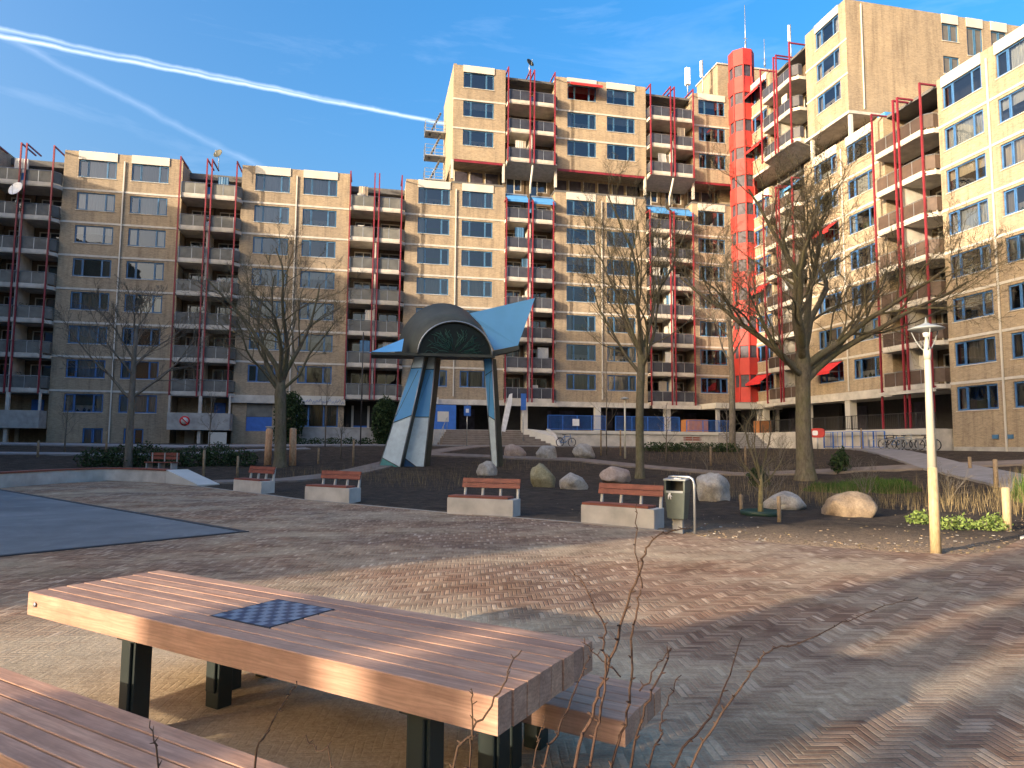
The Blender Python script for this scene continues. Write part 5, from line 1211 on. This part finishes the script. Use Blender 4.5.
# far left tree
T, B = tree_mesh(41, [(0, 0, -.3), (0, 0, .5), (.0, 0, 2.5), (0, 0, 3.6), (0, 0, 5.5), (.05, 0, 7.2)], [.27, .19, .17, .16, .12, .07],
    [((0, 0, 3.4), 172, 34, 4.6, .09), ((0, 0, 3.5), 8, 38, 4.4, .09), ((0, 0, 4.4), 120, 50, 3.6, .07), ((0, 0, 5.0), 10, 58, 3.4, .06), ((0, 0, 5.4), 190, 60, 3.4, .06), ((0, 0, 6.2), 60, 75, 3.0, .05), ((0, 0, 4.6), 260, 50, 3.4, .06), ((0, 0, 6.9), 200, 80, 2.4, .05)],
    3, twig_r=.013, nch=(8, 6, 4), ratio=.5, up=.25, wob=.14)
tree(-11.85, 37.98, T, B, 'thin bare tree at the far left behind the curved seat wall', 'bark_grey')
# pale tree in front of the red tower
T, B = tree_mesh(51, [(0, 0, -.3), (0, 0, 1), (.1, 0, 6), (0, 0, 9), (-.1, 0, 12), (0, 0, 14)], [.3, .26, .22, .17, .11, .06],
    [((.05, 0, 7), 170, 50, 5.5, .09), ((.05, 0, 7.4), 20, 52, 5.2, .09), ((0, 0, 9), 140, 58, 5, .08), ((0, 0, 9.6), 350, 58, 5, .08), ((0, 0, 11), 200, 62, 4.4, .07), ((-.1, 0, 12), 40, 66, 4.2, .06), ((0, 0, 13.4), 90, 80, 4, .06), ((0, 0, 8), 260, 50, 4.8, .08), ((0, 0, 10.4), 300, 60, 4.4, .07)],
    3, twig_r=.018, nch=(8, 6, 4), ratio=.5, up=.25, wob=.12)
tree(28.6, 50.5, T, B, 'tall pale barked bare tree directly in front of the red tower', 'bark_grey')
# small multi stemmed tree with stakes
T, B = tree_mesh(61, [(0, 0, -.1), (0, 0, .35), (.03, 0, .8), (.02, 0, 1.0)], [.075, .06, .05, .035],
    [((0, 0, .75), 165, 55, 1.5, .035), ((0, 0, .8), 20, 60, 1.7, .035), ((0, 0, .9), 100, 78, 1.9, .035), ((0, 0, .95), 200, 70, 1.7, .03), ((0, 0, .7), 330, 45, 1.2, .028)],
    2, twig_r=.006, nch=(6, 4), ratio=.5, up=.2, wob=.15)
e = tree(9.75, 15.9, T, B, 'small forked bare tree with a yellowish trunk in a green watering ring', 'bark'); e['category'] = 'small tree'
bpy.data.objects[e.children[0].name]
for c in e.children:
    if c.name.startswith('trunk'): c.data.materials[0] = plain('yellow_bark', (.27, .22, .10), .9, var=.3, scale=9)
mb = MB(); mb.lathe([(.48, -.03), (.50, .10), (.47, .11), (.45, -.02)], 28); tag(mb.build('watering_ring', plain('green_plastic', (.02, .05, .035), .6), None, (9.75, 15.9, .0)), 'dark green plastic watering ring round the small forked tree', 'watering ring')
GY = 'young staked trees'
for i, (x, y, h, lab) in enumerate(((-17.5, 45.0, 3.2, 'young bare tree at the far left before the flats'), (-9.3, 43.8, 3.7, 'young bare tree left of the blue shop door'), (-3.0, 50, 5.8, 'young thin tree in front of the shops'), (15.9, 44.7, 6.5, 'young slim tree between wooden stakes, right of the stairs'), (18.6, 41, 3.6, 'young bare tree just right of the middle tree trunk'), (24.5, 44, 3.8, 'young bare tree between the middle tree and the big right tree'), (-1.6, 42.0, 2.6, 'short bare sapling left of the sculpture'))):
    T, B = tree_mesh(70 + i, [(0, 0, -.2), (0, 0, h * .35), (.03, 0, h * .7), (0, 0, h)], [.045, .038, .025, .01], [((0, 0, h * (.3 + .08 * k)), k * 137, 48, h * (.34 - .02 * k), .018) for k in range(8)], 2, twig_r=.008, nch=(4, 3), ratio=.5, up=.2, wob=.12)
    e = tree(x, y, T, B, lab, 'bark_grey', 'young_tree', GY); e['category'] = 'young tree'

for i, (x, y, h, lab) in enumerate(((15.6, 19.4, 1.3, 'bare twiggy bush behind the smooth brown boulder'), (17.6, 18.2, 1.1, 'bare twiggy bush just left of the lamp post, on the slope'), (19.2, 36.8, 1.6, 'bare twiggy bush between the middle tree and the big tree'), (26.0, 40.0, 1.7, 'bare twiggy bush right of the big tree, near the blue railing'), (11.6, 18.6, 1.5, 'bare twiggy bush right behind the small forked tree'))):
    T, B = tree_mesh(170 + i, [(0, 0, -.1), (0, 0, .12)], [.03, .02], [((0, 0, .08), k * 51, 62 + (k % 3) * 9, h * (.8 + .05 * (k % 4)), .012) for k in range(7)], 2, twig_r=.004, nch=(7, 4), ratio=.5, up=.1, wob=.13)
    e = tree(x, y, T, B, lab, 'bark_grey', 'bare_bush', 'bare bushes in the planting bed'); e['category'] = 'bush'
# stakes, logs
def stake(x, y, h, r, lab, mat='stake', name='wooden_stake', cat='stake', grp='wooden stakes in the beds', lean=(0, 0)):
    mb = MB(); mb.tube([(0, 0, -.25), (0, 0, h * .98), (0, 0, h)], [r, r * .95, r * .5], 9); o = mb.build(name, M[mat], None, (x, y, gz(x, y))); o.rotation_euler = (lean[0], lean[1], 0); return tag(o, lab, cat, grp)
stake(-5.3, 38.9, 1.95, .19, 'thick peeled orange log standing upright left of the tree trunk', 'log', 'upright_log', 'log', 'peeled logs', (0, .02))
stake(-4.0, 38.9, 2.0, .19, 'thick peeled orange log standing upright right of the tree trunk', 'log', 'upright_log', 'log', 'peeled logs', (0, -.02))
for x, y, h, r, lab in ((-7.0, 32.1, 1.3, .06, 'tall thin stake behind the sloping end of the curved wall'), (-5.85, 33.5, .95, .06, 'short stake right of the tall thin one by the curved wall'), (-2.7, 39.4, .9, .06, 'short stake behind the second bench from the left'), (-.8, 38.5, 1.45, .06, 'stake left of the sculpture legs'),
    (20.4, 38.6, 1.2, .07, 'stake midway between the middle tree and the big tree'), (22.6, 38.4, 1.2, .07, 'stake just left of the big tree trunk, behind the small tree'), (24.7, 24.4, .55, .07, 'short stub stake on the slope far right'), (21.5, 20.2, 1.0, .08, 'grey stake among the reeds at the right'),
    (9.85, 17.0, .42, .05, 'low brown stake left of the watering ring'), (9.3, 14.4, .58, .05, 'low brown stake right of the watering ring'), (31, 38.7, 1.4, .05, 'thin stake in front of the bicycles'), (15.4, 44.4, 1.75, .06, 'left stake of the young slim tree right of the stairs'), (16.8, 44.4, 1.75, .06, 'right stake of the young slim tree right of the stairs'),
    (-17.8, 42.4, .9, .06, 'short stake at the far left edge'), (-14.6, 43.0, 1.4, .06, 'stake behind the hedge at the far left')):
    stake(x, y, h, r, lab)
stake(13.3, 12.28, .9, .085, 'pale round stake nearest the right edge of the photo', 'pole_wood')

# ------------------------------------------------------------------ foliage
def leafcloud(blobs, count, size, seed, flat=.6):
    rr = random.Random(seed); mb = MB()
    tot = sum(b[3] * b[4] * b[5] for b in blobs)
    for (cx, cy, cz, rx, ry, rz) in blobs:
        for i in range(int(count * rx * ry * rz / tot)):
            while True:
                p = Vector((rr.uniform(-1, 1), rr.uniform(-1, 1), rr.uniform(-1, 1)))
                if p.length < 1 and p.length > .35 * rr.random(): break
            k = 1 + .25 * noise.noise(p * 2.5 + Vector((seed, 0, 0))); c = Vector((cx + p.x * rx * k, cy + p.y * ry * k, cz + p.z * rz * k))
            a = Vector((rr.gauss(0, 1), rr.gauss(0, 1), rr.gauss(0, 1))).normalized(); b = a.orthogonal().normalized(); b.rotate(Matrix.Rotation(rr.uniform(0, 6), 3, a)); s = size * rr.uniform(.6, 1.3)
            mb.add([c - a * s, c + b * s * .45, c + a * s, c - b * s * .45], [(0, 1, 2, 3)])
    return mb
def shrub(name, x, y, blobs, count, size, mat, label, cat, seed, stem=None, grp=None):
    e = empty(name, (x, y, gz(x, y)), 0, label, cat, grp); leafcloud(blobs, count, size, seed).build('foliage', M[mat], e)
    mb = MB(); rr = random.Random(seed)
    for i in range(6): a = rr.uniform(0, 6.3); b = rr.choice(blobs); mb.tube([(b[0] * .5, b[1] * .5, -.1), (b[0] + b[3] * .4 * math.cos(a), b[1] + b[4] * .4 * math.sin(a), b[2] + b[5] * .3)], [.05 * min(1, b[5]), .01], 5)
    mb.build('stems', M['bark'], e); return e
shrub('evergreen_bush', -6.1, 56.5, [(0, 0, 2.2, 1.2, .9, 2.0), (.1, 0, 3.2, .8, .7, 1.0), (-.3, 0, 1.0, 1.0, .8, 1.0)], 5200, .11, 'evergreen', 'tall dark evergreen bush against the shops, behind the left tree', 'bush', 1)
shrub('evergreen_bush', 1.2, 56.3, [(0, 0, 1.9, 1.1, .9, 1.9), (.1, 0, 3.0, .8, .7, .9)], 4800, .11, 'evergreen', 'tall dark evergreen bush left of the sculpture legs', 'bush', 2)
shrub('hedge', -10.3, 38.6, [(-3.2 + i * 1.15, random.uniform(-.3, .3), .35, .9, .7, .55 + .15 * (i % 3)) for i in range(7)], 9000, .07, 'evergreen', 'low dark evergreen hedge behind the curved seat wall', 'hedge', 3)
shrub('low_shrub', 16.2, 26.5, [(0, 0, .35, .45, .4, .5)], 700, .09, 'evergreen', 'small dark shrub behind the steep grey boulder', 'shrub', 4)
shrub('low_shrub', 22.4, 29.5, [(0, 0, .45, .5, .4, .55), (.1, 0, .9, .2, .2, .4)], 700, .09, 'evergreen', 'small dark upright shrub right of the big trunk', 'shrub', 5)
for i, (x, y, s, lab) in enumerate(((12.35, 13.6, .28, 'light green leafy clump just left of the lamp post'), (12.4, 12.7, .36, 'light green leafy clump immediately right of the lamp post'), (13.0, 12.4, .36, 'middle light green leafy clump right of the lamp post'), (13.45, 12.75, .28, 'light green leafy clump nearest the pale stake'))):
    shrub('leafy_plant', x, y, [(0, 0, .08, s * 1.3, s, .14), (s * .6, .1, .16, s * .5, s * .5, .16), (-s * .7, -.1, .12, s * .4, s * .4, .2)], 380, .045, 'lime', lab, 'plant', 20 + i, grp='light green plants by the lamp post')
shrub('hedge', 22.6, 47.5, [(-2 + i * 1.2, 0, .3, .9, .5, .45) for i in range(6)], 3600, .08, 'evergreen', 'low green planting under the blue terrace railing', 'hedge', 31)
shrub('hedge', -2.2, 55.9, [(-4.5 + i * 1.3, 0, .2, .7, .4, .4) for i in range(8)], 3000, .08, 'evergreen', 'row of little green plants at the foot of the grey garden wall', 'hedge', 32)
def blades(name, spots, n, h, w, mat, label, seed, spread=.35):
    rr = random.Random(seed); mb = MB()
    for i in range(n):
        cx, cy, rx, ry = rr.choice(spots); a = rr.uniform(0, 6.3); r = math.sqrt(rr.random()); x = cx + rx * r * math.cos(a); y = cy + ry * r * math.sin(a)
        if inside(x, y): continue
        z = ground_z(x, y) - .02; hh = h * rr.uniform(.4, 1.3) * (.45 + .9 * max(0, noise.noise(Vector((x * 1.7, y * 1.7, seed))) + .45)) * (1.15 - .7 * r * r); dx, dy = rr.gauss(0, spread) * hh, rr.gauss(0, spread) * hh; b = rr.uniform(0, 3.14); wx, wy_ = w * math.cos(b), w * math.sin(b)
        mb.add([(x - wx, y - wy_, z), (x + wx, y + wy_, z), (x + dx * .4 + wx * .6, y + dy * .4 + wy_ * .6, z + hh * .6), (x + dx * .4 - wx * .6, y + dy * .4 - wy_ * .6, z + hh * .6), (x + dx, y + dy, z + hh)], [(0, 1, 2, 3), (3, 2, 4)])
    return tag(mb.build(name, M[mat]), label, kind='stuff')
blades('grass', [(18.2, 23.3, 1.8, 1.2), (19.6, 24.0, 1.6, 1.1), (17.2, 23.6, .8, .6), (19.0, 21.9, .9, .5)], 15000, .33, .016, 'grass', 'green grass growing in the bed right of the big tree', 1)
blades('reeds', [(20.8, 18.2, 1.6, 1.5), (17.9, 15.2, 1.2, 1.0), (23.5, 19.5, 2, 1.5)], 1100, .85, .007, 'reed', 'tall dry reeds at the right edge', 2, .16)
blades('reeds', [(20.8, 17.2, 1.6, 1.2), (22, 18.2, 1.6, 1.2)], 2200, .8, .012, 'grass', 'green reeds at the right edge', 3, .2)
blades('dry_stems', [(20, 33.5, 5, 3), (14, 24.5, 4, 3), (13.6, 19.5, 2.5, 3), (26, 41, 5, 4), (16, 18, 3, 2.5), (15.5, 20, 3.5, 3), (19, 20, 4, 4), (17, 16.5, 3, 2), (22, 48, 7, 3), (3, 30, 3, 5), (-1, 34, 4, 3), (9, 38, 4, 3), (22, 43, 6, 4)], 5200, .62, .005, 'reed', 'sparse dry stems sticking out of the soil', 4, .2)
# loose stones and bark chips on the soil near the paving
rr = random.Random(5); mb = MB()
for i in range(5200):
    x = rr.uniform(5, 16); y = rr.uniform(9, 20)
    if inside(x, y) or edist(x, y) > rr.expovariate(1.1) + .06: continue
    s = rr.uniform(.007, .021); z = ground_z(x, y) + s * .3; Mx = Matrix.Translation((x, y, z)) @ Matrix.Rotation(rr.uniform(0, 6), 4, 'Z') @ Matrix.Rotation(rr.uniform(-.5, .5), 4, 'X')
    mb.box(-s * 1.4, s * 1.4, -s * .6, s * .6, -s * .3, s * .3, rr.choice((0, 0, 1, 2)), Mx)
tag(mb.build('bark_chips', [M['stake'], M['reed'], M['rock_grey']]), 'loose bark chips and small stones on the soil', kind='stuff')

# ------------------------------------------------------------------ bicycles
def bicycle(mat):
    r = empty('bicycle', (0, 0, 0)); 
    for x in (0, 1.05):
        w = MB(); P_ = [(x + .33 * math.cos(a), 0, .34 + .33 * math.sin(a)) for a in [2 * math.pi * k / 20 for k in range(21)]]; w.tube(P_, .032, 6, cap=False)
        for k in range(10): a = k * math.pi / 5; w.tube([(x, 0, .34), (x + .32 * math.cos(a), 0, .34 + .32 * math.sin(a))], .003, 3)
        w.build('wheel', M['cable'], r)
    f = MB()
    for a, b in (((0, 0, .34), (.38, 0, .82)), ((.38, 0, .9), (.45, 0, .30)), ((.40, 0, .78), (.86, 0, .80)), ((.45, 0, .30), (.88, 0, .74)), ((0, 0, .34), (.45, 0, .30)), ((.86, 0, .98), (1.05, 0, .34))): f.tube([a, b], .028, 6)
    f.build('frame', mat, r); f = MB(); f.tube([(.72, .26, 1.02), (.86, .1, 1.06), (.86, -.1, 1.06), (.72, -.26, 1.02)], .014, 6); f.build('handlebar', M['steel'], r)
    f = MB(); f.hull2([(.22, -.09, .90), (.22, .09, .90), (.5, .02, .92), (.5, -.02, .92)], [(.22, -.09, .96), (.22, .09, .96), (.5, .02, .96), (.5, -.02, .96)]); f.build('saddle', M['cable'], r)
    f = MB(); f.box(-.25, .2, -.07, .07, .70, .72); f.tube([(-.2, 0, .7), (0, 0, .36)], .008, 4); f.build('carrier', M['cable'], r); return r
bm_ = [plain('bicycle_black_paint', (.02, .02, .025), .4), M['blue_frame'], M['grey_metal']]
for i, (x, y, a, lab) in enumerate(((34.0, 40.4, -80, 'leftmost dark bicycle leaning near the white terrace wall'), (34.0, 39.6, -72, 'second bicycle from the left in the row by the terrace wall'), (34.1, 38.9, -86, 'third bicycle from the left, half behind the lamp post'), (34.1, 37.3, -78, 'bicycle alone on the right of the lamp post'))):
    b = bicycle(bm_[i % 3]); b.location = (x, y, gz(x, y) + .02); b.rotation_euler = (R(5), 0, R(a)); tag(b, lab, 'bicycle', 'bicycles parked by the right wing')
railing('bicycle_rail', (33.6, 41.2), (33.6, 35.5), 1.5, .7, 'steel', 'low steel rail in front of the bicycles', bars=3)
b = bicycle(M['blue_frame']); b.location = (15.0, 53.2, gz(15.0, 53.2) + .03); b.rotation_euler = (R(4), 0, R(8)); tag(b, 'single blue bicycle standing by the white side wall of the wide stairs', 'bicycle')

# ------------------------------------------------------------------ shrub twigs in front of the camera
def at(px, py, dist):
    d = (cx_ * ((px - 512) / 685.41) + cy_ * (-(py - 384) / 685.41) + fw); return Vector((0, 0, CH)) + d * dist
def twigs(name, base, stems, label, seed):
    rr = random.Random(seed); e = empty(name, (base[0], base[1], 0), 0, label, 'shrub', 'bare shrubs close to the camera'); b0 = Vector((base[0], base[1], 0))
    for (pts, r0, r1) in stems:
        P3 = [Vector(p) for p in pts]; C3 = []
        for i in range(len(P3) - 1):
            p0 = P3[max(0, i - 1)]; p1 = P3[i]; p2 = P3[i + 1]; p3 = P3[min(len(P3) - 1, i + 2)]
            for k in range(4): t = k / 4; C3.append(.5 * ((2 * p1) + (p2 - p0) * t + (2 * p0 - 5 * p1 + 4 * p2 - p3) * t * t + (3 * p1 - p0 - 3 * p2 + p3) * t ** 3))
        C3.append(P3[-1]); C3 = [c + Vector((rr.gauss(0, .0025), rr.gauss(0, .0025), rr.gauss(0, .0025))) for c in C3]
        n = len(C3); mb = MB(); mb.tube([c - b0 for c in C3], [.75 * (r0 + (r1 - r0) * i / (n - 1)) for i in range(n)], 7)
        for i in range(2, n - 1, 2):     # buds
            c = C3[i] - b0; d = Vector((rr.gauss(0, 1), rr.gauss(0, 1), rr.uniform(.2, 1))).normalized(); r = r0 + (r1 - r0) * i / (n - 1); mb.tube([c, c + d * (r + .006), c + d * (r + .012)], [r * .65, r * .6, .0006], 5)
        mb.build('stem', M['twig'], e)
    return e
def g0(x, y): return (x, y, -.05)
A0 = at(570, 900, 1.75); bx, by = A0.x, A0.y
S = []
def st_(pts, dist, r0=.0065, r1=.0022, dd=0, root=None):
    P = [at(x, y, dist + dd * i / len(pts)) for i, (x, y) in enumerate(pts)]
    if root is not None: P = [Vector((root[0], root[1], -.03)), Vector((root[0], root[1], .25)).lerp(P[0], .35)] + P
    S.append((P, r0, r1))
rt0 = (bx, by)
st_([(575, 768), (592, 715), (603, 680), (618, 640), (625, 610), (640, 575), (645, 553), (655, 538), (672, 531), (690, 529)], 1.85, .0075, .002, .1, rt0)
st_([(641, 588), (637, 560), (636, 530), (637, 503)], 1.93, .0028, .0015)
st_([(612, 768), (624, 725), (632, 680), (632, 640), (637, 612), (640, 590)], 1.9, .006, .003, .05, (bx + .05, by + .05))
st_([(590, 768), (600, 720), (606, 680), (604, 650), (603, 625), (592, 603), (583, 582), (570, 569)], 1.8, .006, .0018, .1, (bx, by - .05))
st_([(622, 676), (605, 662), (592, 650), (584, 638)], 1.85, .003, .0018)
st_([(630, 768), (640, 725), (652, 690), (668, 660), (670, 648)], 1.7, .006, .002, .1, (bx + .05, by))
st_([(640, 690), (650, 680), (662, 658), (672, 648)], 1.74, .003, .0015)
st_([(648, 768), (660, 740), (662, 720), (672, 690), (680, 675)], 1.75, .0045, .0016, .1, (bx + .1, by))
st_([(546, 768), (556, 735), (572, 700), (584, 668), (590, 655)], 1.7, .005, .0016, .1, (bx - .05, by))
st_([(676, 768), (700, 730), (718, 705), (730, 675), (742, 638)], 1.7, .0055, .0018, .15, (bx + .15, by - .05))
twigs('bare_shrub', rt0, S, 'bare thorny shrub rising in front of the end of the table', 1)
S = []; A1 = at(450, 900, 1.6)
st_([(455, 768), (470, 735), (487, 712), (503, 685), (510, 668), (521, 650)], 1.6, .005, .002, .1, (A1.x, A1.y))
st_([(470, 768), (472, 735), (471, 705), (472, 688)], 1.55, .004, .0016, .05, (A1.x + .04, A1.y))
st_([(534, 768), (538, 740), (543, 718)], 1.6, .003, .0014, .05, (A1.x + .1, A1.y))
twigs('bare_shrub', (A1.x, A1.y), S, 'few bare twigs in front of the right end of the table front edge', 2)
S = []; A2 = at(240, 900, 1.6)
st_([(255, 768), (265, 735), (280, 710), (290, 695), (297, 682)], 1.6, .0045, .0018, .1, (A2.x, A2.y))
st_([(158, 768), (155, 745), (149, 722)], 1.5, .0035, .0016, .05, (A2.x - .12, A2.y))
st_([(330, 768), (318, 750), (305, 738)], 1.6, .003, .0014, .05, (A2.x + .12, A2.y))
twigs('bare_shrub', (A2.x, A2.y), S, 'bare twigs rising in front of the low bench at the bottom left', 3)
S = []; A3 = at(640, 900, 2.3)
st_([(690, 768), (715, 725), (733, 697), (752, 672), (765, 655), (778, 647), (800, 643), (835, 627), (860, 617), (885, 606), (918, 598)], 2.2, .006, .0016, .5, (A3.x, A3.y))
twigs('bare_shrub', (A3.x, A3.y), S, 'long arching thin twig reaching right over the paving', 4)
